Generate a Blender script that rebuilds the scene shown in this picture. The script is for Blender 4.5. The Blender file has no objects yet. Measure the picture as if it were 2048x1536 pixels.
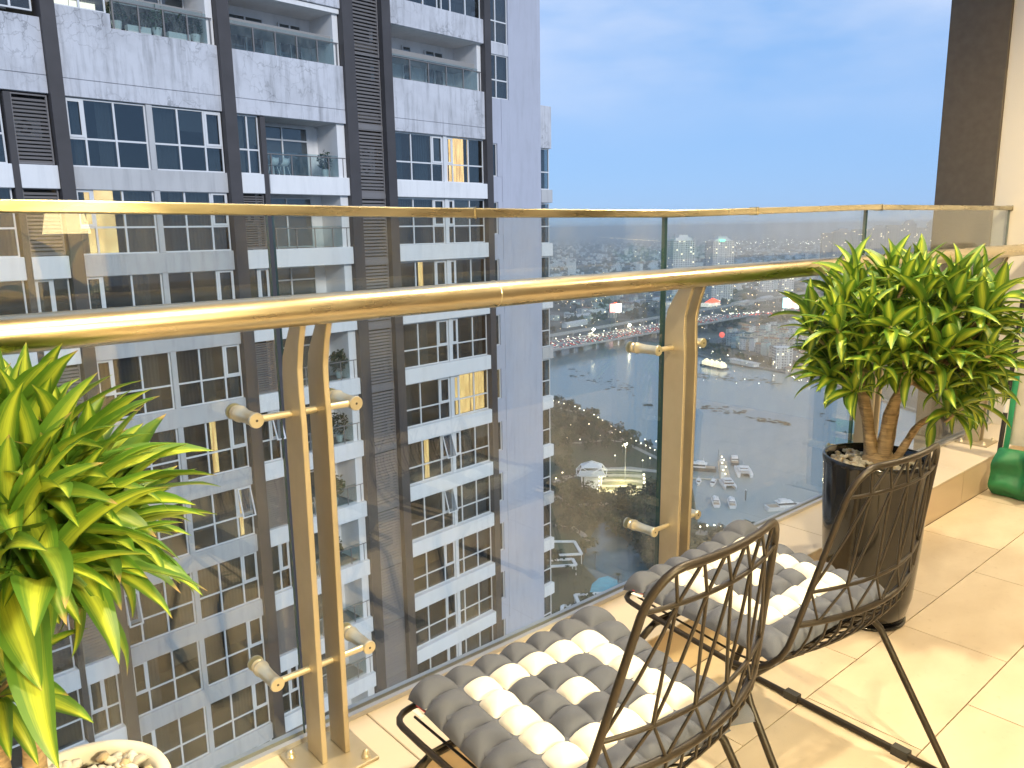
import bpy, bmesh, math, random
from math import sin, cos, pi, radians as R, sqrt
from mathutils import Vector, Matrix, noise as mnoise

S = bpy.context.scene
COL = S.collection
rnd = random.Random(7)

# ------------------------------------------------------------------ camera
F, PITCH, ROLL, YAW, ZC = 1575.19, R(11.1332), R(-.8828), R(49.255), 1.40
FW = Vector((cos(YAW)*cos(PITCH), sin(YAW)*cos(PITCH), -sin(PITCH)))
r0 = Vector((sin(YAW), -cos(YAW), 0)); u0 = r0.cross(FW)
RT = r0*cos(ROLL) + u0*sin(ROLL); UP = -r0*sin(ROLL) + u0*cos(ROLL)
CAM = Vector((0, 0, ZC))
cd = bpy.data.cameras.new('camera'); cam = bpy.data.objects.new('camera', cd); COL.objects.link(cam)
cam.matrix_world = Matrix(((RT.x, UP.x, -FW.x, 0), (RT.y, UP.y, -FW.y, 0), (RT.z, UP.z, -FW.z, ZC), (0, 0, 0, 1)))
cd.sensor_width = 36; cd.lens = 36*F/2048; cd.clip_start = .05; cd.clip_end = 60000
S.camera = cam

# ------------------------------------------------------------------ sky, sun, exposure
SUN_EL, SUN_AZ = R(24), R(-100)          # low evening sun behind the viewer (azimuth measured from +X)
W = bpy.data.worlds.new('World'); S.world = W; W.use_nodes = True
wn, wl = W.node_tree.nodes, W.node_tree.links
wn.clear()
def wnode(t, **k):
    n = wn.new(t)
    for a, b in k.items(): setattr(n, a, b)
    return n
sky = wnode('ShaderNodeTexSky', sky_type='NISHITA', sun_disc=False)
sky.sun_elevation = SUN_EL; sky.sun_rotation = pi/2 - SUN_AZ
sky.altitude = 160; sky.air_density = 1.0; sky.dust_density = .1; sky.ozone_density = 5.0
geo = wnode('ShaderNodeTexCoord')
mp = wnode('ShaderNodeMapping'); mp.inputs['Scale'].default_value = (2.2, 2.2, 7.0)
nz = wnode('ShaderNodeTexNoise'); nz.inputs['Scale'].default_value = 1.35; nz.inputs['Detail'].default_value = 5; nz.inputs['Roughness'].default_value = .5
cr = wnode('ShaderNodeValToRGB'); cr.color_ramp.elements[0].position = .37; cr.color_ramp.elements[1].position = .66
mx = wnode('ShaderNodeMixRGB'); mx.inputs[2].default_value = (5.0, 5.6, 7.0, 1)   # thin lavender cloud
hue = wnode('ShaderNodeHueSaturation'); hue.inputs['Saturation'].default_value = 1.0; hue.inputs['Value'].default_value = 1.0
tint = wnode('ShaderNodeMixRGB', blend_type='MULTIPLY'); tint.inputs[0].default_value = 1; tint.inputs[2].default_value = (1, 1, 1, 1)
mulc = wnode('ShaderNodeMath', operation='MULTIPLY'); mulc.inputs[1].default_value = .9
bg = wnode('ShaderNodeBackground'); bg.inputs['Strength'].default_value = .15
wo = wnode('ShaderNodeOutputWorld')
wl.new(geo.outputs['Generated'], mp.inputs['Vector']); wl.new(mp.outputs[0], nz.inputs['Vector'])
sepz = wnode('ShaderNodeSeparateXYZ'); elr = wnode('ShaderNodeMapRange', interpolation_type='SMOOTHSTEP'); elr.inputs[1].default_value = .06; elr.inputs[2].default_value = .26; cmul = wnode('ShaderNodeMath', operation='MULTIPLY')
wl.new(geo.outputs['Generated'], sepz.inputs[0]); wl.new(sepz.outputs['Z'], elr.inputs[0])          # the thin clouds sit well above the horizon
wl.new(nz.outputs['Fac'], cr.inputs[0]); wl.new(cr.outputs[0], cmul.inputs[0]); wl.new(elr.outputs[0], cmul.inputs[1]); wl.new(cmul.outputs[0], mulc.inputs[0]); wl.new(mulc.outputs[0], mx.inputs[0])
veil = wnode('ShaderNodeMixRGB'); veil.inputs[0].default_value = .86; veil.inputs[2].default_value = (2.1, 3.7, 6.5, 1)   # even dusk veil over the whole dome
wl.new(sky.outputs[0], veil.inputs[1]); wl.new(veil.outputs[0], hue.inputs['Color']); wl.new(hue.outputs[0], tint.inputs[1]); wl.new(tint.outputs[0], mx.inputs[1])
wl.new(mx.outputs[0], bg.inputs['Color']); wl.new(bg.outputs[0], wo.inputs[0])

sd = bpy.data.lights.new('sun', 'SUN'); sd.energy = 2.0; sd.angle = R(14); sd.color = (1, .97, .94)
sun = bpy.data.objects.new('sun', sd); COL.objects.link(sun)
sun.rotation_euler = Vector((-cos(SUN_AZ)*cos(SUN_EL), -sin(SUN_AZ)*cos(SUN_EL), -sin(SUN_EL))).to_track_quat('-Z', 'Y').to_euler()
S.view_settings.view_transform = 'Standard'; S.view_settings.look = 'None'
S.view_settings.exposure = 0; S.view_settings.gamma = 1; S.view_settings.use_curve_mapping = False
S.cycles.max_bounces = 8; S.cycles.diffuse_bounces = 4; S.cycles.glossy_bounces = 4; S.cycles.transmission_bounces = 4
S.cycles.transparent_max_bounces = 24; S.cycles.volume_bounces = 0; S.cycles.use_denoising = True
S.cycles.sample_clamp_indirect = 4

# ------------------------------------------------------------------ materials
MATS = {}
def mat(name, col=(.5, .5, .5), rough=.6, metal=0, emit=None, estr=1, noise=None, bump=0, spec=.5, sample=True, col2=None):
    """noise = (scale, amount, detail[, (sx,sy,sz)]); col2 = second colour mixed by the noise"""
    if name in MATS: return MATS[name]
    m = bpy.data.materials.new(name); m.use_nodes = True; n, l = m.node_tree.nodes, m.node_tree.links
    b = n['Principled BSDF']
    b.inputs['Base Color'].default_value = (*col, 1); b.inputs['Roughness'].default_value = rough; b.inputs['Metallic'].default_value = metal
    b.inputs['Specular IOR Level'].default_value = spec
    if emit: b.inputs['Emission Color'].default_value = (*emit, 1); b.inputs['Emission Strength'].default_value = estr
    if noise:
        tc = n.new('ShaderNodeTexCoord'); tx = n.new('ShaderNodeTexNoise')
        tx.inputs['Scale'].default_value = noise[0]; tx.inputs['Detail'].default_value = noise[2] if len(noise) > 2 else 5
        src = tc.outputs['Object']
        if len(noise) > 3:
            mpn = n.new('ShaderNodeMapping'); mpn.inputs['Scale'].default_value = noise[3]; l.new(src, mpn.inputs[0]); src = mpn.outputs[0]
        l.new(src, tx.inputs['Vector'])
        rp = n.new('ShaderNodeValToRGB'); rp.color_ramp.elements[0].position = .32; rp.color_ramp.elements[1].position = .68
        c2 = col2 if col2 else tuple(c*(1-noise[1]) for c in col)
        rp.color_ramp.elements[0].color = (*c2, 1); rp.color_ramp.elements[1].color = (*col, 1)
        l.new(tx.outputs['Fac'], rp.inputs[0]); l.new(rp.outputs[0], b.inputs['Base Color'])
        if bump:
            bp = n.new('ShaderNodeBump'); bp.inputs['Strength'].default_value = bump; bp.inputs['Distance'].default_value = .02
            l.new(tx.outputs['Fac'], bp.inputs['Height']); l.new(bp.outputs[0], b.inputs['Normal'])
    if not sample: m.cycles.emission_sampling = 'NONE'
    MATS[name] = m
    return m
def nodes(m): return m.node_tree.nodes, m.node_tree.links, m.node_tree.nodes['Principled BSDF']

def glass_mat(name, tintc, rough=0.0, grime=0.0, ior=1.5):
    m = bpy.data.materials.new(name); m.use_nodes = True; n, l = m.node_tree.nodes, m.node_tree.links; n.clear()
    o = n.new('ShaderNodeOutputMaterial'); t = n.new('ShaderNodeBsdfTransparent'); g = n.new('ShaderNodeBsdfGlossy'); x = n.new('ShaderNodeMixShader')
    fr = n.new('ShaderNodeFresnel'); ge = n.new('ShaderNodeNewGeometry'); mi = n.new('ShaderNodeMix'); mi.data_type = 'FLOAT'
    mi.inputs[2].default_value = ior; mi.inputs[3].default_value = 1/ior
    t.inputs[0].default_value = (*tintc, 1); g.inputs['Roughness'].default_value = rough; g.inputs[0].default_value = (1, 1, 1, 1)
    l.new(ge.outputs['Backfacing'], mi.inputs[0]); l.new(mi.outputs[0], fr.inputs['IOR'])
    l.new(fr.outputs[0], x.inputs[0]); l.new(t.outputs[0], x.inputs[1]); l.new(g.outputs[0], x.inputs[2])
    out = x
    if grime:
        d = n.new('ShaderNodeBsdfDiffuse'); d.inputs[0].default_value = (.6, .6, .58, 1); x2 = n.new('ShaderNodeMixShader')
        tc = n.new('ShaderNodeTexCoord'); mpn = n.new('ShaderNodeMapping'); mpn.inputs['Scale'].default_value = (5, 5, 1.6)
        tx = n.new('ShaderNodeTexNoise'); tx.inputs['Scale'].default_value = 2.2; tx.inputs['Detail'].default_value = 7
        rp = n.new('ShaderNodeMapRange'); rp.inputs[1].default_value = .4; rp.inputs[2].default_value = .85; rp.inputs[3].default_value = 0; rp.inputs[4].default_value = grime
        l.new(tc.outputs['Object'], mpn.inputs[0]); l.new(mpn.outputs[0], tx.inputs['Vector']); l.new(tx.outputs['Fac'], rp.inputs[0])
        l.new(rp.outputs[0], x2.inputs[0]); l.new(x.outputs[0], x2.inputs[1]); l.new(d.outputs[0], x2.inputs[2]); out = x2
    l.new(out.outputs[0], o.inputs[0])
    MATS[name] = m
    return m

# ------------------------------------------------------------------ mesh helpers
class MB:
    def __init__(s): s.v = []; s.f = []; s.mi = []; s.sm = []; s.uv = {}; s.k = 0
    def add(s, vs, fs, smooth=False):
        o = len(s.v); s.v += [tuple(p) for p in vs]
        for f in fs: s.f.append([o+i for i in f]); s.mi.append(s.k); s.sm.append(smooth)
        return s
    def box(s, x0, x1, y0, y1, z0, z1):
        if x0 > x1: x0, x1 = x1, x0
        if y0 > y1: y0, y1 = y1, y0
        if z0 > z1: z0, z1 = z1, z0
        return s.add([(x0,y0,z0),(x1,y0,z0),(x1,y1,z0),(x0,y1,z0),(x0,y0,z1),(x1,y0,z1),(x1,y1,z1),(x0,y1,z1)],
                     [(3,2,1,0),(4,5,6,7),(0,1,5,4),(1,2,6,5),(2,3,7,6),(3,0,4,7)])
    def obox(s, c, ax, ay, az):
        c = Vector(c); ax = Vector(ax); ay = Vector(ay); az = Vector(az); vs = []
        for k in (-1, 1):
            for (i, j) in ((-1,-1),(1,-1),(1,1),(-1,1)): vs.append(c+ax*i+ay*j+az*k)
        return s.add(vs, [(3,2,1,0),(4,5,6,7),(0,1,5,4),(1,2,6,5),(2,3,7,6),(3,0,4,7)])
    def tube(s, pts, r, n=8, closed=False, caps=True, up=None):
        pts = [Vector(p) for p in pts]; N = len(pts); rr = r if isinstance(r, (list, tuple)) else [r]*N
        tang = []
        for i in range(N):
            a = pts[(i-1) % N] if (closed or i > 0) else pts[i]; b = pts[(i+1) % N] if (closed or i < N-1) else pts[i]
            tang.append((b-a).normalized())
        nrm = Vector(up) if up else tang[0].orthogonal(); vs = []
        for i in range(N):
            nrm = nrm - tang[i]*nrm.dot(tang[i])
            if nrm.length < 1e-6: nrm = tang[i].orthogonal()
            nrm.normalize(); bi = tang[i].cross(nrm)
            for k in range(n):
                a = 2*pi*k/n; vs.append(pts[i]+(nrm*cos(a)+bi*sin(a))*rr[i])
        fs = []
        for i in range(N if closed else N-1):
            j = (i+1) % N
            for k in range(n):
                q = (k+1) % n; fs.append((i*n+k, i*n+q, j*n+q, j*n+k))
        s.add(vs, fs, True)
        if caps and not closed:
            o = len(s.v)-len(vs)
            s.add(vs[:n], [tuple(range(n))[::-1]]); s.add(vs[-n:], [tuple(range(n))])
        return s
    def lathe(s, prof, c=(0,0,0), n=24, axis='z', smooth=True, cap=True):
        vs = []
        for (r, h) in prof:
            for k in range(n):
                a = 2*pi*k/n
                if axis == 'z': p = (c[0]+r*cos(a), c[1]+r*sin(a), c[2]+h)
                elif axis == 'y': p = (c[0]+r*cos(a), c[1]+h, c[2]-r*sin(a))
                else: p = (c[0]+h, c[1]+r*cos(a), c[2]+r*sin(a))
                vs.append(p)
        fs = []
        for i in range(len(prof)-1):
            for k in range(n):
                q = (k+1) % n; fs.append((i*n+k, i*n+q, (i+1)*n+q, (i+1)*n+k))
        s.add(vs, fs, smooth)
        if cap:
            o = len(s.v)-len(vs)
            s.add(vs[:n], [tuple(range(n))[::-1]]); s.add(vs[-n:], [tuple(range(n))])
        return s
    def prism(s, poly, z0, z1):
        n = len(poly); ar = sum(poly[i][0]*poly[(i+1) % n][1]-poly[(i+1) % n][0]*poly[i][1] for i in range(n))
        if ar < 0: poly = poly[::-1]
        vs = [(p[0], p[1], z0) for p in poly]+[(p[0], p[1], z1) for p in poly]
        fs = [tuple(range(n))[::-1], tuple(range(n, 2*n))]+[(i, (i+1) % n, n+(i+1) % n, n+i) for i in range(n)]
        return s.add(vs, fs)
    def grid(s, fn, nu, nv, smooth=True, closeu=False):
        vs = [fn(i/nu, j/nv) for j in range(nv+1) for i in range(nu+1)]; w = nu+1
        return s.add(vs, [(j*w+i, j*w+i+1, (j+1)*w+i+1, (j+1)*w+i) for j in range(nv) for i in range(nu)], smooth)
    def mesh(s, name, mats):
        me = bpy.data.meshes.new(name); me.from_pydata(s.v, [], s.f)
        if not isinstance(mats, (list, tuple)): mats = [mats]
        for m in mats: me.materials.append(m)
        me.polygons.foreach_set('material_index', s.mi); me.polygons.foreach_set('use_smooth', s.sm)
        me.update(); return me
    def build(s, name, mats, parent=None, loc=None):
        return link(name, s.mesh(name, mats), parent, loc)
def link(name, me, parent=None, loc=None, rot=None, scale=None):
    o = bpy.data.objects.new(name, me); COL.objects.link(o)
    if parent: o.parent = parent
    if loc is not None: o.location = loc
    if rot is not None: o.rotation_euler = rot
    if scale is not None: o.scale = scale if hasattr(scale, '__len__') else (scale,)*3
    return o
def tag(o, label=None, cat=None, group=None, kind=None):
    if label: o['label'] = label
    if cat: o['category'] = cat
    if group: o['group'] = group
    if kind: o['kind'] = kind
    return o
def thing(name, label, cat, loc=(0,0,0), rz=0, group=None):
    o = bpy.data.objects.new(name, None); COL.objects.link(o); o.location = loc; o.rotation_euler = (0,0,rz); o.empty_display_size = .1
    return tag(o, label, cat, group)
def copy_tree(o, parent=None, skip=()):
    c = o.copy(); COL.objects.link(c); c.parent = parent
    for ch in list(o.children): copy_tree(ch, c)
    return c
def box(name, b, m, parent=None): return MB().box(*b).build(name, m, parent)
def bevel(o, w=.004, seg=2):
    md = o.modifiers.new('bevel', 'BEVEL'); md.width = w; md.segments = seg; md.limit_method = 'ANGLE'; return o
def ray(px, py): return (FW*F + RT*(px-1024) - UP*(py-768)).normalized()
def at_z(px, py, z):
    d = ray(px, py); return CAM + d*((z-ZC)/d.z)
H = 160.0; Z0 = ZC-H                      # ground of the city, 160 m below the eye
def G(px, py, dz=0.0): return at_z(px, py, Z0+dz)
LAMP_W, ROOM_W = 72, 950
# ================================================================== BALCONY STRUCTURE
m_grout = mat('grout', (.34, .27, .2), .9)
m_tile = mat('floor_tile', (.66, .56, .43), .34, noise=(3.2, .16, 8, (1, 2.2, 1)), col2=(.56, .46, .34))
m_ledge = mat('ledge_tile', (.66, .58, .47), .4, noise=(2.5, .12, 8), col2=(.59, .51, .41))
m_skirt = mat('skirt_tile', (.60, .48, .33), .4, noise=(2.5, .15, 8), col2=(.52, .41, .28))
m_wall = mat('cream_paint', (.78, .73, .63), .75, noise=(1.6, .05, 6), bump=.05)
m_ceil = mat('white_ceiling', (.8, .78, .74), .8)
m_brown = mat('brown_paint', (.105, .088, .067), .6, noise=(22, .35, 9), col2=(.085, .071, .054))
m_frame = mat('door_frame', (.06, .05, .045), .35)
m_lampw = mat('lamp_glow', (1, .9, .7), .5, emit=(1, .72, .38), estr=14)
m_white = mat('white_plastic', (.8, .8, .78), .4)

n, l, b = nodes(m_tile)      # every tile fired a little differently, with a few scuffs
oi = n.new('ShaderNodeObjectInfo'); mr_ = n.new('ShaderNodeMapRange'); mr_.inputs[3].default_value = .90; mr_.inputs[4].default_value = 1.05; l.new(oi.outputs['Random'], mr_.inputs[0])
src_ = b.inputs['Base Color'].links[0].from_socket; hv_ = n.new('ShaderNodeHueSaturation'); l.new(src_, hv_.inputs['Color']); l.new(mr_.outputs[0], hv_.inputs['Value'])
tc_ = n.new('ShaderNodeTexCoord'); ns_ = n.new('ShaderNodeTexNoise'); ns_.inputs['Scale'].default_value = 38; ns_.inputs['Detail'].default_value = 8; l.new(tc_.outputs['Object'], ns_.inputs['Vector'])
sc_ = n.new('ShaderNodeMapRange'); sc_.inputs[1].default_value = .62; sc_.inputs[2].default_value = .8; sc_.inputs[3].default_value = 0; sc_.inputs[4].default_value = .35; l.new(ns_.outputs['Fac'], sc_.inputs[0])
mx_ = n.new('ShaderNodeMixRGB'); mx_.inputs[2].default_value = (.36, .28, .19, 1); l.new(sc_.outputs[0], mx_.inputs[0]); l.new(hv_.outputs[0], mx_.inputs[1]); l.new(mx_.outputs[0], b.inputs['Base Color'])
ro_ = n.new('ShaderNodeMapRange'); ro_.inputs[3].default_value = .26; ro_.inputs[4].default_value = .5; l.new(ns_.outputs['Fac'], ro_.inputs[0]); l.new(ro_.outputs[0], b.inputs['Roughness'])
fl = box('floor', (-2.6, 5.3, -1.3, 1.387, -.2, -.008), m_grout); tag(fl, kind='structure')
TX, TY, GP = .655, .3325, .0018
tile_me = MB().box(-TX/2+GP, TX/2-GP, -TY/2+GP, TY/2-GP, -.0079, 0).mesh('tile', m_tile)
def tile_at(par, x0, x1, y0, y1, me=None):
    if x1-x0 < .03: return
    b = MB().box(x0+GP, x1-GP, y0+GP, y1-GP, -.0079, 0) if me is None else None
    if me is None: o = b.build('tile', m_tile, par)
    else: o = link('tile', me, par, ((x0+x1)/2, (y0+y1)/2, 0))
    return o
for r in range(9):
    y1 = 1.387-r*TY; y0 = y1-TY
    if y0 < -1.3: y0 = -1.3
    off = 2.38 if r % 2 == 0 else 2.065
    k = -8
    while True:
        a = off+k*TX; b = a+TX; k += 1
        if b <= -2.6: continue
        if a >= 5.3: break
        a2, b2 = max(a, -2.6), min(b, 5.3)
        full = (a2 == a and b2 == b and abs(y1-y0-TY) < 1e-4)
        if y1 > -1.29: tile_at(fl, a2, b2, y0, y1, tile_me if full else None)
# ledge (kerb) under the railing
LZ = .18
lg = box('ledge', (-2.6, 5.3, 1.397, 1.688, -.2, LZ-.01), m_grout); tag(lg, kind='structure')
for k in range(-5, 6):
    a, b = 2.21+k*TX, 2.21+(k+1)*TX
    a, b = max(a, -2.6), min(b, 5.3)
    if b-a < .03: continue
    bevel(MB().box(a+.0012, b-.0012, 1.387, 1.690, LZ-.0095, LZ).build('ledge_tile', m_ledge, lg), .002, 1)
    MB().box(a+.0012, b-.0012, 1.3885, 1.3965, .0005, LZ-.0105).build('skirt_tile', m_skirt, lg)
slab = box('balcony_slab', (-2.6, 5.3, -1.3, 1.685, -.42, -.205), m_wall); tag(slab, kind='structure')
# end wall on the right, brown pillar beyond the glass
ew = box('end_wall', (5.3, 5.55, -1.3, 1.745, -.4, 2.95), m_wall); tag(ew, kind='structure')
pl = bevel(box('pillar', (5.285, 5.75, 1.747, 2.08, -6, 6), m_brown), .006); tag(pl, kind='structure')
ce = box('ceiling', (-2.6, 5.3, -1.3, 1.80, 2.95, 3.2), m_ceil); tag(ce, kind='structure')
sl2 = box('left_wall', (-2.8, -2.602, -1.3, 1.78, -.4, 2.95), m_wall); tag(sl2, kind='structure')
# apartment front behind the viewer: cream wall with a sliding glass door (seen only in reflections)
tag(box('apartment_wall', (1.24, 5.3, -1.5, -1.302, -.4, 2.95), mat('dark_cladding', (.16, .13, .10), .5)), kind='structure')
for bb in ((-2.6, -2.34, -1.5, -1.302, -.4, 2.95), (-2.34, 1.24, -1.5, -1.302, 2.37, 2.95), (-2.34, 1.24, -1.5, -1.302, -.4, -.002)): tag(box('apartment_wall', bb, m_wall), kind='structure')
sdw = thing('sliding_door', 'dark framed sliding glass door between balcony and lit room', 'door', (-.55, -1.42, 0))
for x in (-1.75, -.6, .6, 1.75): MB().box(x-.03, x+.03, 0, .05, .01, 2.3).build('stile', m_frame, sdw)
MB().box(-1.78, 1.78, .002, .048, 2.302, 2.36).build('head_rail', m_frame, sdw)
m_doorglass = glass_mat('door_glass', (.9, .93, .9))
for x in (-1.175, 1.175): MB().box(x-.54, x+.54, .02, .03, .012, 2.3).build('pane', m_doorglass, sdw)
# the lit living room behind the door
m_rw = mat('room_paint', (.74, .66, .52), .8); m_rf = mat('room_floor', (.58, .50, .38), .4)
for nm, bb, mm in (('room_floor', (-2.6, 2.2, -5.5, -1.502, -.2, .0), m_rf), ('room_rear_wall', (-2.6, 2.2, -5.7, -5.502, 0, 2.7), m_rw), ('room_side_wall', (-2.8, -2.602, -5.7, -1.502, -.2, 2.95), m_rw), ('room_side_wall', (2.202, 2.4, -5.7, -1.502, -.2, 2.95), m_rw), ('room_ceiling', (-2.6, 2.2, -5.7, -1.502, 2.702, 2.95), m_ceil)):
    tag(box(nm, bb, mm), kind='structure')
rl = thing('room_lamp', 'flat round warm ceiling lamp in the living room behind the balcony', 'lamp', (.5, -3.0, 2.7))
MB().lathe([(.28, -.001), (.30, -.01), (.30, -.055), (.27, -.07), (.05, -.075)], n=32).build('diffuser', m_lampw, rl)
rld = bpy.data.lights.new('room_lamp', 'AREA'); rld.shape = 'DISK'; rld.size = .55; rld.energy = ROOM_W; rld.color = (1, .78, .46)
rlo = bpy.data.objects.new('room_lamp', rld); COL.objects.link(rlo); rlo.parent = rl; rlo.location = (0, 0, -.09)
wlmp = thing('added_floor_lamp', 'added warm floor lamp that brightens the rear wall of the living room', 'lamp', (1.75, -5.0, 0))  # lamp added to brighten the rear wall behind the mirrored plant
MB().lathe([(.14, 0), (.14, .02), (.015, .03), (.012, 1.45)], n=16).build('stand', m_frame, wlmp); MB().lathe([(.20, 1.42), (.13, 1.75)], n=24, cap=False).build('shade', m_lampw, wlmp)
wld = bpy.data.lights.new('added_floor_lamp', 'POINT'); wld.energy = 260; wld.color = (1, .72, .38); wld.shadow_soft_size = .1
wlo = bpy.data.objects.new('added_floor_lamp', wld); COL.objects.link(wlo); wlo.parent = wlmp; wlo.location = (-.05, 0, 1.95)
# ceiling downlights
def downlight(x, y, power, label):
    t = thing('ceiling_light', label, 'lamp', (x, y, 2.95), 0, 'downlights in the balcony ceiling')
    MB().lathe([(.055, -.0005), (.085, -.0005), (.088, -.006), (.080, -.012), (.058, -.012), (.055, -.004)], n=28, cap=False).build('trim_ring', m_white, t)
    MB().lathe([(.0545, -.003), (.0545, -.006)], n=24).build('diffuser', m_lampw, t)
    ld = bpy.data.lights.new('downlight', 'AREA'); ld.shape = 'DISK'; ld.size = .11; ld.energy = power; ld.color = (1, .81, .51); ld.spread = R(165)
    lo = bpy.data.objects.new('downlight', ld); COL.objects.link(lo); lo.parent = t; lo.location = (0, 0, -.014)
downlight(.85, .05, LAMP_W, 'round warm downlight in the ceiling in front of the left railing post')
downlight(2.15, 1.15, LAMP_W-6, 'round warm downlight in the ceiling above the railing chairs')
downlight(4.3, .25, LAMP_W+14, 'round warm downlight in the ceiling near the end wall')

# ================================================================== RAILING
m_steel = mat('champagne_steel', (.61, .54, .39), .25, 1.0, noise=(9, .22, 8, (1, 1, 1)), col2=(.56, .48, .32))
m_post = mat('post_steel', (.50, .435, .32), .42, .65, noise=(14, .2, 8, (1, 1, .6)), col2=(.45, .385, .275))
m_fit = mat('fitting_steel', (.80, .73, .56), .32, .8, noise=(30, .12, 4))
m_top = mat('top_rail_steel', (.68, .62, .45), .24, 1.0, noise=(2.6, .55, 9, (1.0, 5, 5)), col2=(.20, .18, .11))
for mm in (m_steel, m_top, m_post):   # uneven polish
    n, l, b = nodes(mm)
    tc = n.new('ShaderNodeTexCoord'); mpn = n.new('ShaderNodeMapping'); mpn.inputs['Scale'].default_value = (2, 14, 14)
    tx = n.new('ShaderNodeTexNoise'); tx.inputs['Scale'].default_value = 3; tx.inputs['Detail'].default_value = 8
    mr = n.new('ShaderNodeMapRange'); mr.inputs[3].default_value = b.inputs['Roughness'].default_value-.07; mr.inputs[4].default_value = b.inputs['Roughness'].default_value+.16
    l.new(tc.outputs['Object'], mpn.inputs[0]); l.new(mpn.outputs[0], tx.inputs['Vector']); l.new(tx.outputs['Fac'], mr.inputs[0]); l.new(mr.outputs[0], b.inputs['Roughness'])
m_glass = glass_mat('rail_glass', (.895, .92, .90), 0, .045, 1.6)
m_gedge = mat('glass_edge', (.05, .10, .09), .15)
m_alu = mat('aluminium_channel', (.55, .55, .56), .35, .6)
GY = 1.66
rail = thing('glass_railing', 'curving glass balcony railing with steel handrail and twin plate posts', 'railing', (0, GY, LZ))
def rbuild(b, name, m):           # builder in world coordinates -> part of the railing
    o = b.build(name, m, rail); o.location = (0, -GY, -LZ); return o
def topz(x):                      # the cap rail is not quite level
    pts = [(-2.6, 1.462), (.26, 1.4595), (1.2, 1.449), (2.15, 1.447), (3.5, 1.476), (5.3, 1.482)]
    for (a, za), (b, zb) in zip(pts, pts[1:]):
        if x <= b: return za+(zb-za)*(x-a)/(b-a)
    return 1.482
seams = [-2.6, -.56, .745, 2.10, 3.50, 5.298]
m_gl2 = [m_glass, m_gedge]
for a, b in zip(seams, seams[1:]):
    g = MB(); x0, x1 = a+.007, b-.007; y0, y1 = GY-.006, GY+.006; n = 6
    xs = [x0+(x1-x0)*i/n for i in range(n+1)]
    vs = []
    for x in xs: vs += [(x, y0, LZ+.008), (x, y1, LZ+.008), (x, y1, topz(x)-.004), (x, y0, topz(x)-.004)]
    for i in range(n):
        o = i*4; p = o+4
        g.v if False else None
    g.add(vs, [(i*4, i*4+4, i*4+7, i*4+3) for i in range(n)] + [(i*4+5, i*4+1, i*4+2, i*4+6) for i in range(n)])
    g.k = 1
    o = len(g.v)-len(vs)
    for f in [(3, 2, 1, 0), (n*4, n*4+1, n*4+2, n*4+3)]: g.f.append([o+i for i in f]); g.mi.append(1); g.sm.append(False)
    rbuild(g, 'glass_pane', m_gl2)
# cap rail (flat bar sections), joints visible
cap_j = [-2.6, -.2, 1.30, 2.62, 3.62, 5.298]
for a, b in zip(cap_j, cap_j[1:]):
    n = 8; t = MB(); vs = []
    for i in range(n+1):
        x = a+.001+(b-a-.002)*i/n; z = topz(x)
        for (dy, dz) in ((-.016, -.018), (.016, -.018), (.016, .006), (-.016, .006)): vs.append((x, GY+dy, z+dz))
    fs = [(i*4+k, i*4+4+k, i*4+4+(k+1) % 4, i*4+(k+1) % 4) for i in range(n) for k in range(4)]+[(3, 2, 1, 0), (n*4, n*4+1, n*4+2, n*4+3)]
    fs = [f[::-1] for f in fs]
    t.add(vs, fs); bevel(rbuild(t, 'cap_rail', m_top), .003)
# handrail tube in sections with tight joints
HY, HZ, HR = 1.462, 1.2475, .0315
for a, b in ((-2.6, 1.205), (1.207, 5.299)):
    n = 10
    rbuild(MB().tube([(a+(b-a)*i/n, HY, HZ) for i in range(n+1)], HR, 32, up=(0, 0, 1)), 'handrail', m_steel)
rbuild(MB().lathe([(HR+.0006, 1.2045), (HR+.0012, 1.2055), (HR+.0012, 1.2065), (HR+.0006, 1.2075)], (0, HY, HZ), 32, 'x', cap=False), 'joint_ring', m_fit)
# base channel that carries the glass
rbuild(MB().box(-2.6, 5.298, GY-.022, GY-.0075, LZ+.0005, LZ+.014), 'base_channel', m_alu)
rbuild(MB().box(-2.6, 5.298, GY+.0075, GY+.022, LZ+.0005, LZ+.014), 'base_channel', m_alu)
# twin-plate posts
def plate(x):
    prof_f = [(1.523, LZ+.009), (1.516, .6), (1.512, .9), (1.512, 1.0), (1.516, 1.07), (1.515, 1.12), (1.503, 1.17), (1.485, 1.2185)]
    prof_b = [(1.533, 1.2185), (1.562, 1.175), (1.583, 1.14), (1.591, 1.10), (1.593, 1.0), (1.594, .6), (1.598, LZ+.009)]
    poly = prof_f+prof_b; n = len(poly); hw = .0065
    vs = [(x-hw, y, z) for y, z in poly]+[(x+hw, y, z) for y, z in poly]
    fs = []
    nf = len(prof_f)
    for s, flip in ((0, False), (n, True)):   # side faces as quads between the two profiles
        f_i = list(range(nf)); b_i = list(range(n-1, nf-1, -1))
        f = tuple(s+i for i in range(n)); fs.append(f if not flip else f[::-1])
    for i in range(n):
        j = (i+1) % n; fs.append((j, i, n+i, n+j))
    return MB().add(vs, fs)
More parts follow.
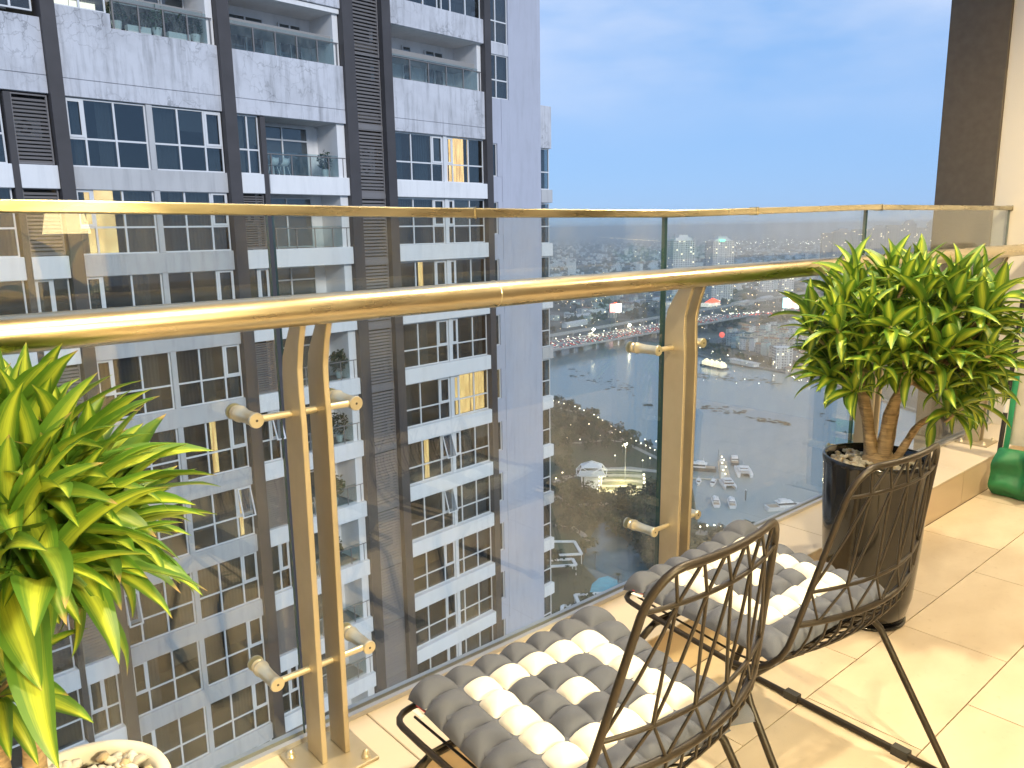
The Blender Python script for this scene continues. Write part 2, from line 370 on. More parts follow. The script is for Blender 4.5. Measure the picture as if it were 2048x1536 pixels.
def post(cx):
    for s in (-1, 1): bevel(rbuild(plate(cx+s*.0295), 'post_plate', m_post), .0015, 1)
    rbuild(MB().box(cx-.05, cx+.05, 1.475, 1.545, 1.2188, 1.2225), 'saddle', m_post)
    bp = bevel(rbuild(MB().box(cx-.095, cx+.078, 1.462, 1.628, LZ+.0005, LZ+.0085), 'base_plate', m_post), .002)
    for (bx, by) in ((cx-.078, 1.60), (cx+.055, 1.483), (cx-.078, 1.483), (cx+.055, 1.605)):
        o = MB().lathe([(.0105, LZ+.0087), (.0105, LZ+.0125), (.0078, LZ+.013), (.0082, LZ+.019), (.0065, LZ+.024), (.003, LZ+.027), (.0008, LZ+.0278)], (bx, by, 0), 12).build('bolt', m_fit, bp)
    for z in (1.018, .415):
        rd = rbuild(MB().tube([(cx-.117, 1.562, z), (cx+.117, 1.562, z)], .0078, 14), 'cross_rod', m_fit)
        for s in (-1, 1):
            x = cx+s*.117
            so = MB().lathe([(.017, 1.6535), (.017, 1.648), (.0145, 1.647), (.0145, 1.642), (.0185, 1.640), (.0185, 1.634), (.0165, 1.632), (.0145, 1.60), (.0145, 1.56), (.0165, 1.556), (.0165, 1.550), (.0155, 1.548)], (x, 0, z), 22, 'y').build('standoff', m_fit, rail)
            so.location = (0, -GY, -LZ)
            MB().lathe([(.0028, 1.5482), (.0028, 1.5475)], (x, 0, z), 10, 'y').build('screw_hole', m_frame, so)
            MB().lathe([(.0185, 1.6665), (.0185, 1.672), (.014, 1.676)], (x, 0, z), 18, 'y').build('outer_disc', m_fit, so)
for cx in (-.56, .752, 2.062, 3.43, 4.79): post(cx)
# ================================================================== NEIGHBOURING TOWER
FA = R(5.8125); TD = 33.025
TU = Vector((cos(FA), sin(FA), 0)); TN = Vector((-sin(FA), cos(FA), 0))
def stained(name, col, dark, crack=0.0, streak=.5):
    m = mat(name, col, .8); n, l, b = nodes(m)
    tc = n.new('ShaderNodeTexCoord')
    def nz_(sc, det, scale): 
        mpn = n.new('ShaderNodeMapping'); mpn.inputs['Scale'].default_value = scale; tx = n.new('ShaderNodeTexNoise'); tx.inputs['Scale'].default_value = sc; tx.inputs['Detail'].default_value = det; tx.inputs['Roughness'].default_value = .65
        l.new(tc.outputs['Object'], mpn.inputs[0]); l.new(mpn.outputs[0], tx.inputs['Vector']); return tx.outputs['Fac']
    def rng(sock, a, b_, c, d):
        mr = n.new('ShaderNodeMapRange'); mr.inputs[1].default_value = a; mr.inputs[2].default_value = b_; mr.inputs[3].default_value = c; mr.inputs[4].default_value = d
        l.new(sock, mr.inputs[0]); return mr.outputs[0]
    st = rng(nz_(1.6, 8, (2.2, 1, .22)), .48, .75, 0, streak)       # rain streaks
    bl = rng(nz_(.45, 9, (1, 1, 1)), .45, .8, 0, streak*.7)         # soft patches
    ad = n.new('ShaderNodeMath'); ad.operation = 'ADD'; ad.use_clamp = True; l.new(st, ad.inputs[0]); l.new(bl, ad.inputs[1]); f = ad.outputs[0]
    if crack:
        vo = n.new('ShaderNodeTexVoronoi'); vo.feature = 'DISTANCE_TO_EDGE'; vo.inputs['Scale'].default_value = 1.7
        wmp = n.new('ShaderNodeTexNoise'); wmp.inputs['Scale'].default_value = 1.4; wmp.inputs['Detail'].default_value = 6
        vm = n.new('ShaderNodeVectorMath'); vm.operation = 'MULTIPLY_ADD'; vm.inputs[1].default_value = (1.3, 1.3, 1.3)
        l.new(tc.outputs['Object'], wmp.inputs['Vector']); l.new(wmp.outputs['Color'], vm.inputs[0]); l.new(tc.outputs['Object'], vm.inputs[2]); l.new(vm.outputs[0], vo.inputs['Vector'])
        ck = rng(vo.outputs['Distance'], .0, .045, crack, 0); msk = rng(nz_(.22, 4, (1, 1, 1.6)), .5, .62, 0, 1)
        mu = n.new('ShaderNodeMath'); mu.operation = 'MULTIPLY'; l.new(ck, mu.inputs[0]); l.new(msk, mu.inputs[1])
        a2 = n.new('ShaderNodeMath'); a2.operation = 'ADD'; a2.use_clamp = True; l.new(f, a2.inputs[0]); l.new(mu.outputs[0], a2.inputs[1]); f = a2.outputs[0]
    mxx = n.new('ShaderNodeMixRGB'); mxx.inputs[1].default_value = (*col, 1); mxx.inputs[2].default_value = (*dark, 1)
    l.new(f, mxx.inputs[0]); l.new(mxx.outputs[0], b.inputs['Base Color']); return m
t_conc = stained('pale_render', (.60, .61, .65), (.23, .235, .25), .6, .7)
t_grey = stained('grey_render', (.52, .52, .52), (.27, .27, .28), 0, .45)
t_wht = stained('white_panel_paint', (.80, .80, .80), (.52, .53, .54), 0, .35)
t_end = stained('end_wall_render', (.47, .49, .57), (.30, .31, .35), 0, .35)
t_pier = mat('pier_paint', (.066, .060, .062), .6, noise=(1.2, .2, 6))
t_louv = mat('louvre_paint', (.20, .19, .19), .5)
t_frm = mat('window_frame_paint', (.70, .71, .72), .45)
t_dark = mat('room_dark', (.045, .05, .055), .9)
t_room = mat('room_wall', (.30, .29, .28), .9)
t_cur = [mat('curtain_grey', (.30, .32, .33), .9), mat('curtain_white', (.62, .62, .60), .9), mat('curtain_teal', (.13, .17, .19), .9)]
t_lit = mat('curtain_lit', (1, .70, .30), .9, emit=(1, .72, .28), estr=5, noise=(2.2, .6, 4, (5, 1, .35)), col2=(.55, .30, .10))
def stripes(m):          # cloth folds and lamp falloff of a lit window
    n, l, b = nodes(m); r_ = [x for x in n if x.type == 'VALTORGB'][0]; l.new(r_.outputs[0], b.inputs['Emission Color'])
stripes(t_lit)
t_litw = mat('room_lit', (1, .74, .34), .9, emit=(1, .72, .26), estr=5.5, noise=(.8, .5, 3), col2=(.6, .34, .12)); stripes(t_litw)
t_litc = mat('room_lit_white', (.8, .8, .75), .9, emit=(1, .93, .74), estr=4.5)
t_pane = glass_mat('tower_glass', (.50, .535, .545), .01, 0, 1.8)
t_gg = glass_mat('guard_glass', (.80, .87, .87), 0, .1)
t_ac = mat('ac_white', (.62, .63, .62), .5); t_acd = mat('ac_fan', (.06, .06, .06), .6)

tower = thing('apartment_tower', 'tall weathered apartment tower with dark piers and white bands beyond the railing', 'building', TN*TD+Vector((0, 0, ZC)), FA)
def tb(name, b, m, parent=tower): return MB().box(*b).build(name, m, parent)
ZB, ZT = -H+.5, 16.0
NFL = 11
# piers
for (a, b, d0) in ((10.47, 10.95, -.28), (17.16, 17.70, -.28), (23.40, 24.0, -.30), (25.72, 26.25, -.30), (32.85, 33.32, -.26)):
    tb('pier', (a, b, d0, .5, ZB, ZT), t_pier)
for (a, b) in ((8.98, 9.2), (18.86, 19.1)): tb('slim_pier', (a, b, -.12, .5, ZB, 5.03), t_pier)
# body behind the facade: floors, dark back wall
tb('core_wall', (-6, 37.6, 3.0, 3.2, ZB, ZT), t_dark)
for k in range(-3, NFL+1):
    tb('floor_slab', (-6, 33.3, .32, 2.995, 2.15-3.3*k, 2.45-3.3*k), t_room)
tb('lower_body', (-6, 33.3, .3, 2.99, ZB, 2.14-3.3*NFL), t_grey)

def wavy(x0, x1, z0, z1, y, amp=.035, per=.16):
    n = max(6, int((x1-x0)/per*4)); ph = rnd.random()*6
    return MB().grid(lambda u, v: (x0+(x1-x0)*u, y+amp*sin(ph+(x1-x0)*u/per*2*pi)+.01*sin(u*7+v*2), z0+(z1-z0)*v), n, 1)
CURT_P = .75
def window(x0, x1, z0, z1, mull, trans, lit=(), d=.10, cols=None, curt=None, casement=None, fw=.055):
    """frame object with panes, curtains and back wall; mull = x of mullions, trans = z of transom"""
    f = MB(); y0, y1 = d-.03, d+.05
    f.box(x0, x1, y0, y1, z0, z0+fw); f.box(x0, x1, y0, y1, z1-fw, z1)
    f.box(x0, x0+fw, y0, y1, z0+fw, z1-fw); f.box(x1-fw, x1, y0, y1, z0+fw, z1-fw)
    xs = [x0]+list(mull)+[x1]; zs = [z0, trans, z1] if trans else [z0, z1]
    for m_ in mull: f.box(m_-.035, m_+.035, y0-.01, y1, z0+fw, z1-fw)
    if trans:
        for a, b in zip(xs, xs[1:]): f.box(a+.04, b-.04, y0-.004, y1, trans-.035, trans+.035)
    if casement is not None:
        a, b = xs[casement], xs[casement+1]; za = trans or z0
        f.box(a+.04, a+.13, y0-.03, y0-.001, za+.04, z1-fw); f.box(b-.13, b-.04, y0-.03, y0-.001, za+.04, z1-fw)
        f.box(a+.13, b-.13, y0-.03, y0-.001, za+.04, za+.13); f.box(a+.13, b-.13, y0-.03, y0-.001, z1-fw-.08, z1-fw)
    o = f.build('window', t_frm, tower)
    for i in range(len(xs)-1):
        for j in range(len(zs)-1):
            MB().box(xs[i]+.03, xs[i+1]-.03, d+.005, d+.02, zs[j]+.03, zs[j+1]-.03).build('pane', t_pane, o)
        key = lit[i] if i < len(lit) else 0
        a, b = xs[i]+.02, xs[i+1]-.02
        if key == 1: wavy(a, b, z0, z1, d+.3).build('curtain', t_lit, o)
        elif key == 2: MB().box(a, b, d+.9, d+.95, z0, z1).build('lit_wall', t_litw, o)
        elif key == 3: wavy(a+.3*(b-a), b-.45*(b-a), z0, z1, d+.3).build('curtain', t_lit, o)
        elif key == 4: MB().box(a, b, d+.9, d+.95, z0, z1).build('lit_wall', t_litc, o)
        elif rnd.random() < .10:
            MB().box(a, b, d+.06, d+.075, z1-(z1-z0)*rnd.choice((.35, .5, .65)), z1-.05).build('blind', t_cur[rnd.choice((0, 1))], o)
        elif rnd.random() < CURT_P:
            c = curt if curt is not None else rnd.choice((0, 0, 0, 2, 2, 1))
            s = rnd.choice((0, 0, .3, .5)) if c != 1 else .45
            aa, bb = (a+s*(b-a), b) if rnd.random() < .5 else (a, b-s*(b-a))
            wavy(aa, bb, z0, z1, d+.3).build('curtain', t_cur[c], o)
    return o
def band(x0, x1, z0, z1, m, d0=-.10, d1=.32, name='spandrel'):
    if name == 'spandrel' and z1-z0 > 2:
        bevel(tb(name, (x0, x1, d0, d1, z0, z0+.62), m), .012, 1); z0 += .635
    return bevel(tb(name, (x0, x1, d0, d1, z0, z1), m), .015, 1)

def louvre(x0, x1, z0, z1, pitch=.105, d=.02, ac=False):
    f = MB(); w = .05
    f.box(x0, x0+w, d, d+.12, z0, z1); f.box(x1-w, x1, d, d+.12, z0, z1); f.box(x0+w, x1-w, d, d+.12, z0, z0+w); f.box(x0+w, x1-w, d, d+.12, z1-w, z1)
    o = f.build('louvre_panel', t_louv, tower)
    s = MB(); z = z0+w+.04
    while z < z1-w-.03:
        s.obox(((x0+x1)/2, d+.05, z), ((x1-x0)/2-w, 0, 0), (0, .045, pitch*.26), (0, -.006, pitch*.09)); z += pitch
    tag(s.build('slats', t_louv, o), kind='stuff')
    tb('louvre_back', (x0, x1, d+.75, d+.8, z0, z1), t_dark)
    return o
ac_n = 0
def ac_unit(u, d, z, label, vert=False):
    p = tower.matrix_world @ Vector((u, d, z)) if False else TN*TD+Vector((0, 0, ZC))+TU*u+TN*d+Vector((0, 0, z))
    t = thing('air_conditioner', label, 'air conditioner', p, FA, 'air conditioners behind the tower louvres')
    MB().box(-.43, .43, -.16, .16, 0, .68).build('casing', t_ac, t)
    MB().lathe([(.25, -.166), (.25, -.1605)], (-.1, 0, .34), 20, 'y').build('fan', t_acd, t)
    MB().lathe([(.09, -.175), (.09, -.167)], (-.1, 0, .34), 14, 'y').build('hub', t_ac, t)

LIT_A = {1: ((0, 2, 0), ()), 4: ((), (0, 3, 0)), 5: ((), (0, 0, 3))}
LIT_R = {0: ((), (1, 1, 0)), 2: ((0, 3, 0), ()), 4: ((), (3, 1, 1)), 5: ((0, 3, 0), ())}
for k in range(NFL):
    z1 = 5.06-3.3*k; z0 = 2.56-3.3*k; zb = z0-.84
    tr = 3.60-3.3*k
    # ---- left strip: louvre or window, white panel
    if k in (0, 1, 3, 5, 6, 8): louvre(9.22, 10.42, z0+.03, z1-.02, .135)
    else: window(9.22, 10.42, z0, z1, (9.85,), tr, casement=0, curt=1)
    band(9.2, 10.46, zb, z0, t_wht, -.16, name='white_panel')
    # ---- bay further left (mostly outside the frame)
    window(3.2, 8.9, z0, z1, (4.5, 5.8, 7.2), tr)
    band(3.2, 8.97, zb, z0, t_wht, -.14, name='white_panel')
    # ---- double window bay
    la, lb = LIT_A.get(k, ((), ()))
    window(10.97, 13.95, z0, z1, (11.63, 12.74), tr, la, casement=0, curt=0 if k < 3 else None)
    window(14.18, 17.12, z0, z1, (15.23, 16.34), tr, lb, casement=2, curt=0 if k < 3 else None)
    tb('mid_post', (13.952, 14.178, -.06, .32, z0, z1), t_grey)
    band(10.955, 17.155, zb, z0-.003, t_grey, -.06)
    # ---- alternating small window / louvre
    if k % 2 == 0: window(17.72, 18.84, z0, z1, (18.3,), tr, casement=None if k == 0 else 1, curt=1 if k == 0 else None)
    else: louvre(17.72, 18.84, z0+.03, z1-.02)
    band(17.71, 18.85, zb, z0, t_wht, -.16, name='white_panel')
    # ---- recessed balcony
    br = 1.7
    bal = tb('balcony_back_wall', (19.1, 23.38, br, br+.1, z0-.05, z1+.02), t_cur[1] if False else t_wht)
    tb('balcony_side_wall', (22.95, 23.385, .02, br-.005, z0, z1), t_wht)
    tb('balcony_ceiling', (19.11, 23.37, .0, br-.01, z1+.0, z1+.06), t_grey)
    lt = {2: (2, 2), 5: (2, 0), 6: (4, 4), 1: (0, 0)}.get(k, ())
    window(19.45, 22.3, z0+.02, z1-.12, (20.9,), z1-.75, lt, d=br-.12)
    gp = MB().box(19.14, 23.36, .05, .062, z0+.06, z0+1.02).build('guard_glass', t_gg, tower)
    gr = MB().tube([(19.14, .02, z0+.92), (23.36, .02, z0+.92)], .025, 8).build('guard_rail', t_louv, tower)
    for x in (19.35, 20.4, 21.4, 22.4, 23.2): MB().box(x-.02, x+.02, .0, .045, z0, z0+.9).build('guard_post', t_louv, tower)
    band(19.105, 23.395, zb, z0, t_wht, -.20, name='white_panel')
    # ---- louvre column between the dark piers
    louvre(24.02, 25.70, z0-.70, z1-.12, .165)
    tb('louvre_rail', (24.02, 25.70, .0, .14, z1-.118, z1+.10-.002), t_louv)
    # ---- right bay
    la, lb = LIT_R.get(k, ((), ()))
    window(26.28, 29.74, z0, z1-.08, (27.54, 28.94), 3.52-3.3*k, la, casement=2)
    window(29.98, 32.83, z0, z1-.08, (30.46, 31.66), 3.52-3.3*k, lb, casement=0 if k < 6 else None)
    tb('mid_post', (29.742, 29.978, -.03, .32, z0, z1-.08), t_frm)
    band(26.255, 32.845, zb, z0-.01, t_wht, -.24, name='white_panel')
    tb('head_band', (26.255, 32.845, -.02, .32, z1-.079, z1+.115 if k else z1+.02), t_grey)
    # ---- slim window strip beside the end wall
    window(33.36, 33.92, z0+.45, z1-.2, (), None, (1,) if k == 4 else ())
    tb('strip_wall', (33.325, 34.3, -.0, .32, z1-.2, z0+.45+3.3 if k else 7.33), t_end)
    tb('strip_wall', (33.925, 34.3, -.02, .32, z0+.45, z1-.2), t_end)
# ---- a few sashes pushed open at the bottom
def open_sash(x0, x1, z0, z1, a):
    h = z1-z0; f = MB(); w = .06
    def P(x, s, o=0): return Vector((x, .02-sin(a)*s-o*cos(a), z1-cos(a)*s+o*sin(a)))
    for (xa, xb, sa, sb) in ((x0, x0+w, 0, h), (x1-w, x1, 0, h), (x0+w, x1-w, 0, w), (x0+w, x1-w, h-w, h)):
        f.add([P(xa, sa), P(xb, sa), P(xb, sb), P(xa, sb), P(xa, sa, .05), P(xb, sa, .05), P(xb, sb, .05), P(xa, sb, .05)], [(0, 1, 2, 3), (7, 6, 5, 4), (0, 4, 5, 1), (1, 5, 6, 2), (2, 6, 7, 3), (3, 7, 4, 0)])
    o = f.build('open_sash', t_frm, tower)
    MB().add([P(x0+w, w, .02), P(x1-w, w, .02), P(x1-w, h-w, .02), P(x0+w, h-w, .02)], [(0, 1, 2, 3)]).build('pane', t_pane, o)
for (x0, x1, k, a) in ((28.98, 29.70, 5, .32), (28.98, 29.70, 6, .28), (18.34, 18.80, 4, .35), (16.40, 17.05, 5, .25), (11.02, 11.6, 6, .2)): open_sash(x0, x1, 3.56-3.3*k, 4.95-3.3*k, a)
# ---- tall plain spandrels below the penthouse
band(3.2, 10.46, 5.10, 7.70, t_conc, -.1)
band(10.955, 17.155, 5.09, 7.72, t_conc, -.06)
band(17.705, 23.395, 5.08, 7.69, t_conc, -.14)
band(26.255, 32.845, 5.0, 7.56, t_conc, -.14)
# ---- penthouse storey
window(3.2, 10.3, 7.9, 10.2, (4.6, 6, 7.4, 8.8, 9.6), 8.9)
window(11.0, 12.85, 8.25, 10.2, (11.9,), None, (4, 4)); tb('penthouse_wall', (10.955, 12.95, -.02, .32, 7.722, 8.25), t_conc)
def terrace(u0, u1, zf, zc, wins, rails, dep=2.0):
    tb('balcony_back_wall', (u0, u1, dep, dep+.1, zf, zc), t_wht)
    tb('balcony_floor', (u0, u1, .0, dep-.005, zf-.12, zf-.002), t_grey)
    tb('balcony_side_wall', (u1-.3, u1-.005, .1, dep-.005, zf, zc), t_wht)
    tb('balcony_ceiling', (u0, u1, -.05, dep, zc+.002, zc+.2), t_wht)
    for (a, b, m_, lt) in wins: window(a, b, zf+.05, zc-.35, m_, None, lt, d=dep-.12)
    MB().box(u0+.04, u1-.32, .05, .062, zf+.05, zf+1.18).build('guard_glass', t_gg, tower)
    MB().tube([(u0+.03, .02, zf+1.02), (u1-.1, .02, zf+1.02)], .028, 8).build('guard_rail', t_louv, tower)
    n = rails
    for i in range(n+1):
        x = u0+.12+(u1-u0-.3)*i/n; MB().box(x-.025, x+.025, .0, .048, zf, zf+1.0).build('guard_post', t_louv, tower)
terrace(12.96, 17.14, 7.74, 10.3, ((13.1, 15.0, (14.0,), ()), (15.05, 15.75, (), (2,)), (15.8, 16.8, (), ())), 4)
terrace(17.71, 23.38, 7.70, 10.02, ((17.8, 20.5, (18.6, 19.6), ()), (21.3, 22.5, (21.9,), ())), 5)
terrace(26.26, 32.83, 7.58, 10.08, ((26.35, 27.0, (), ()), (28.7, 29.3, (), ()), (30.3, 31.6, (30.95,), ())), 5)
band(17.705, 23.395, 10.25, 13, t_conc, -.14); band(26.255, 32.845, 10.10, 11.35, t_conc, -.16)
band(10.955, 17.155, 10.52, 13, t_conc, -.06)
window(26.28, 29.7, 11.36, 13.5, (27.5, 28.7), None); window(29.95, 32.83, 11.36, 13.5, (30.6, 31.7), None)
for k in range(2): louvre(24.02, 25.70, 5.1+3.3*k, 8.3+3.3*k, .165)
louvre(24.02, 25.70, 11.7, 14.9, .165)
# ---- right strip with square windows and the plain end wall
window(33.34, 34.96, 7.35, 9.72, (34.0,), 8.35); window(33.34, 34.96, 10.35, 13.2, (34.0,), 11.5)
tb('strip_wall', (33.325, 34.97, -.0, .32, 9.722, 10.348), t_conc); tb('strip_wall', (34.302, 34.97, -.03, .32, -3.3*NFL+5, 7.345), t_end)
band(34.975, 37.75, ZB, ZT, t_end, -.02, 10, name='end_wall_face')
# ---- lower wing showing past the corner
for k in range(NFL+1):
    z1 = 4.84-3.3*k; z0 = 2.38-3.3*k
    window(37.80, 38.66, z0, z1, (), z0+1.05, (3,) if k == 4 else (), d=.16, curt=0)
    band(37.755, 38.80, z0-.80, z0-.01, t_wht if k % 3 else t_grey, -.05, 1.4, name='white_panel')
band(37.755, 38.76, 4.85, 7.35, t_conc, -.0, 6, name='white_panel')
tb('wing_body', (37.755, 38.62, .55, 6, ZB, 4.84), t_dark)
# ---- things on the tower balconies
ac_unit(9.75, .42, 3.55, 'white air conditioner behind the top left louvre of the tower')
ac_unit(24.9, .45, 2.75, 'white air conditioner low in the tall louvre column of the tower')
ac_unit(24.9, .45, 3.5, 'upper white air conditioner in the tall louvre column of the tower')
ac_unit(18.3, .45, .3, 'white air conditioner behind the small louvre under the tower balcony')
def tw(u, d, z): return TN*TD+Vector((0, 0, ZC))+TU*u+TN*d+Vector((0, 0, z))
# ================================================================== WIRE CHAIRS
m_wire = mat('bronze_wire', (.024, .018, .013), .42, .35, noise=(40, .3, 4))
m_pad = mat('black_rubber', (.03, .03, .03), .6)
SW, SF, SR = .256, .245, -.115       # half width, front edge, rear start of the curve
def prof(t):
    """seat/back line in the chair's side view: t 0 front .. 1 top; returns y, z, half width, bulge"""
    L1, L2, L3 = SF-SR, .205, .385
    s = t*(L1+L2+L3)
    if s < L1: return SF-s, .428-.022*s/L1, SW, 0
    s -= L1
    if s < L2:
        a = s/L2; th = a*R(74); rr = L2/R(74)
        return SR-rr*sin(th), .406+rr*(1-cos(th)), SW-.004*a, .055*a
    s -= L2; rr = L2/R(74); y = SR-rr*sin(R(74)); z = .406+rr*(1-cos(R(74)))
    a = s/L3
    return y-s*cos(R(74))*.75, z+s*sin(R(74))*1.05, SW-.004-.079*a, .055-.028*a
def cp(u, t):
    """u -1..1 across"""
    y, z, w, b = prof(t); return Vector((u*w, y-b*(1-u*u), z))
T_R3, T_R2, T_R1 = .635, .715, .935
def make_chair():
    t = thing('wire_chair', 'bronze wire chair', 'chair')
    # outer frame loop
    pts = []
    k = .045
    for i in range(5):
        a = pi/2*i/4; pts.append(Vector((-SW+k-k*sin(a)*1 if False else -SW+k*(1-sin(a)), SF-k*(1-cos(a)), .428)))
    n = 22
    for i in range(1, n+1): pts.append(cp(-1, .07+(.93-.07)*i/n))
    kk = .075
    c0 = cp(-1, 1.0); 
    for i in range(1, 6):
        a = pi/2*i/5; y, z, w, b = prof(.93+.07*sin(a)); u = -1+.30*(1-cos(a))
        pts.append(Vector((u*w, y-b*(1-u*u), z)))
    for i in range(1, 9): pts.append(cp(-.70+1.4*i/9, 1.0))
    for i in range(5, 0, -1):
        a = pi/2*i/5; y, z, w, b = prof(.93+.07*sin(a)); u = 1-.30*(1-cos(a)); pts.append(Vector((u*w, y-b*(1-u*u), z)))
    for i in range(n, 0, -1): pts.append(cp(1, .07+(.93-.07)*i/n))
    for i in range(4, -1, -1):
        a = pi/2*i/4; pts.append(Vector((SW-k*(1-sin(a)), SF-k*(1-cos(a)), .428)))
    MB().tube(pts, .0070, 10, closed=True).build('frame_loop', m_wire, t)
    def wire(name, pts, r=.0031, n=6): return MB().tube(pts, r, n).build(name, m_wire, t)
    def across(tt, name, r): return wire(name, [cp(-1+2*i/14, tt) for i in range(15)], r, 8)
    across(T_R1, 'back_rail', .0042); across(T_R2, 'back_rail', .0042); across(T_R3, 'back_rail', .0072)
    N = 6
    def on(tt, x): 
        return cp(x, tt)
    def rimp(x):
        ax = abs(x); 
        if ax <= .7: return cp(x, 1.0)
        c = 1-(ax-.7)/.30; a = math.acos(max(-1, min(1, c))) ; return cp(x, .93+.07*sin(pi/2 - (pi/2-a)) if False else .93+.07*sqrt(max(0, 1-(1-c)**2)) )
    a_ = [-1+2*j/N for j in range(N+1)]
    apex = [-1+2*(j+.5)/N for j in range(N)]
    for j in range(N):                                    # zigzag under the top rim
        for q in (j, j+1):
            if 0 < q < N: wire('zigzag_wire', [rimp(apex[j]*.94), on(T_R1, a_[q])])
    b_ = [-1+2*j/5 for j in range(6)]
    for j in range(1, N):                                 # long crossing wires
        for q in (j-1, j):
            wire('back_wire', [on(T_R1+(T_R2-T_R1)*i/4, a_[j]+(b_[q]-a_[j])*i/4) for i in range(5)])
    for j in range(5):
        c = -1+2*(j+.5)/5
        for q in (j, j+1): wire('zigzag_wire', [on(T_R2, b_[q]*.985), on(T_R3, c)])
    M = 13                                                # seat wires run from the front and curl up into the back
    for i in range(1, M):
        u = -1+2*i/M; t0 = .012 if abs(u) < .8 else .03
        wire('seat_wire', [cp(u, t0+(T_R3-t0)*q/16) for q in range(17)], .0029)
    for tt in (.14, .41, .45, .49, .53): across(tt, 'cross_wire', .0029)
    # sled legs
    for y, fy, nm in ((.135, .275, 'front_leg'), (-.165, -.40, 'rear_leg')):
        zt = .392 if y > 0 else .388; x1 = SW+.012
        pts = [Vector((-x1-.02, fy, .011))]
        for i in range(5):
            a = i/4; pts.append(Vector((-x1-.018+.008*a, fy+(y-fy)*(.2+.68*a), .011+(zt-.011)*(.2+.68*a))))
        pts += [Vector((-x1+.006, y, zt-.012)), Vector((-x1+.03, y, zt))]
        pts += [Vector((-p.x, p.y, p.z)) for p in pts[::-1]]
        MB().tube(pts, .0092, 10).build(nm, m_wire, t)
    for s in (-1, 1):
        x = s*(SW+.032)
        MB().tube([(x, -.41, .0105), (x, .29, .0105)], .0095, 10).build('runner', m_wire, t)
        for y in (.06, -.27): MB().box(x-.0125, x+.0125, y-.022, y+.022, 0, .0245).build('floor_pad', m_pad, t)
    return t
ch1 = make_chair()
ch1.location = (1.008, 1.022, 0); ch1.rotation_euler.z = R(1.5)
tag(ch1, 'nearest bronze wire chair, cut off by the bottom edge of the picture', 'chair', 'wire chairs on the balcony')
ch2 = copy_tree(ch1); ch2.location = (1.73, 1.04, 0); ch2.rotation_euler.z = R(-4)
tag(ch2, 'bronze wire chair in front of the black plant pot', 'chair', 'wire chairs on the balcony')

# ------------------------------------------------------------------ tufted cushions
m_cg = mat('cushion_grey', (.092, .104, .143), .95, noise=(60, .12, 6), bump=.25)
m_cc = mat('cushion_cream', (.76, .73, .67), .95, noise=(60, .06, 6), bump=.2)
m_tagr = mat('tag_red', (.55, .05, .06), .6); m_tagw = mat('tag_white', (.8, .78, .75), .6)
def puff_mesh(nm, m, sx=1.0, sy=1.0, seed=0):
    q = random.Random(seed); ph = [q.uniform(0, 6) for _ in range(4)]
    def fn(u, v):
        x, y = (u-.5)*1.06, (v-.5)*1.06; ex, ey = max(0, 1-abs(2*x/1.06)**2.3), max(0, 1-abs(2*y/1.06)**2.3)
        h = (ex*ey)**.5
        wr = .05*sin(7*x+ph[0]+3*y)*sin(6*y+ph[1])
        for cx_, cy_ in ((-.5, -.5), (.5, -.5), (.5, .5), (-.5, .5)):      # pleats running out of the buttons
            dx, dy = x-cx_, y-cy_; dd = sqrt(dx*dx+dy*dy)+1e-4; wr += .022*sin(math.atan2(dy, dx)*13+ph[2]+cx_)*max(0, 1-dd/.62)
        return (x, y, h*(1+wr)+.05*mnoise.noise(Vector((x*3+seed, y*3, 1)))*h)
    b = MB().grid(fn, 20, 20)
    return b.mesh(nm, m)
pf_g = [puff_mesh('tuft', m_cg, seed=i) for i in range(3)]; pf_c = [puff_mesh('tuft', m_cc, seed=9+i) for i in range(3)]
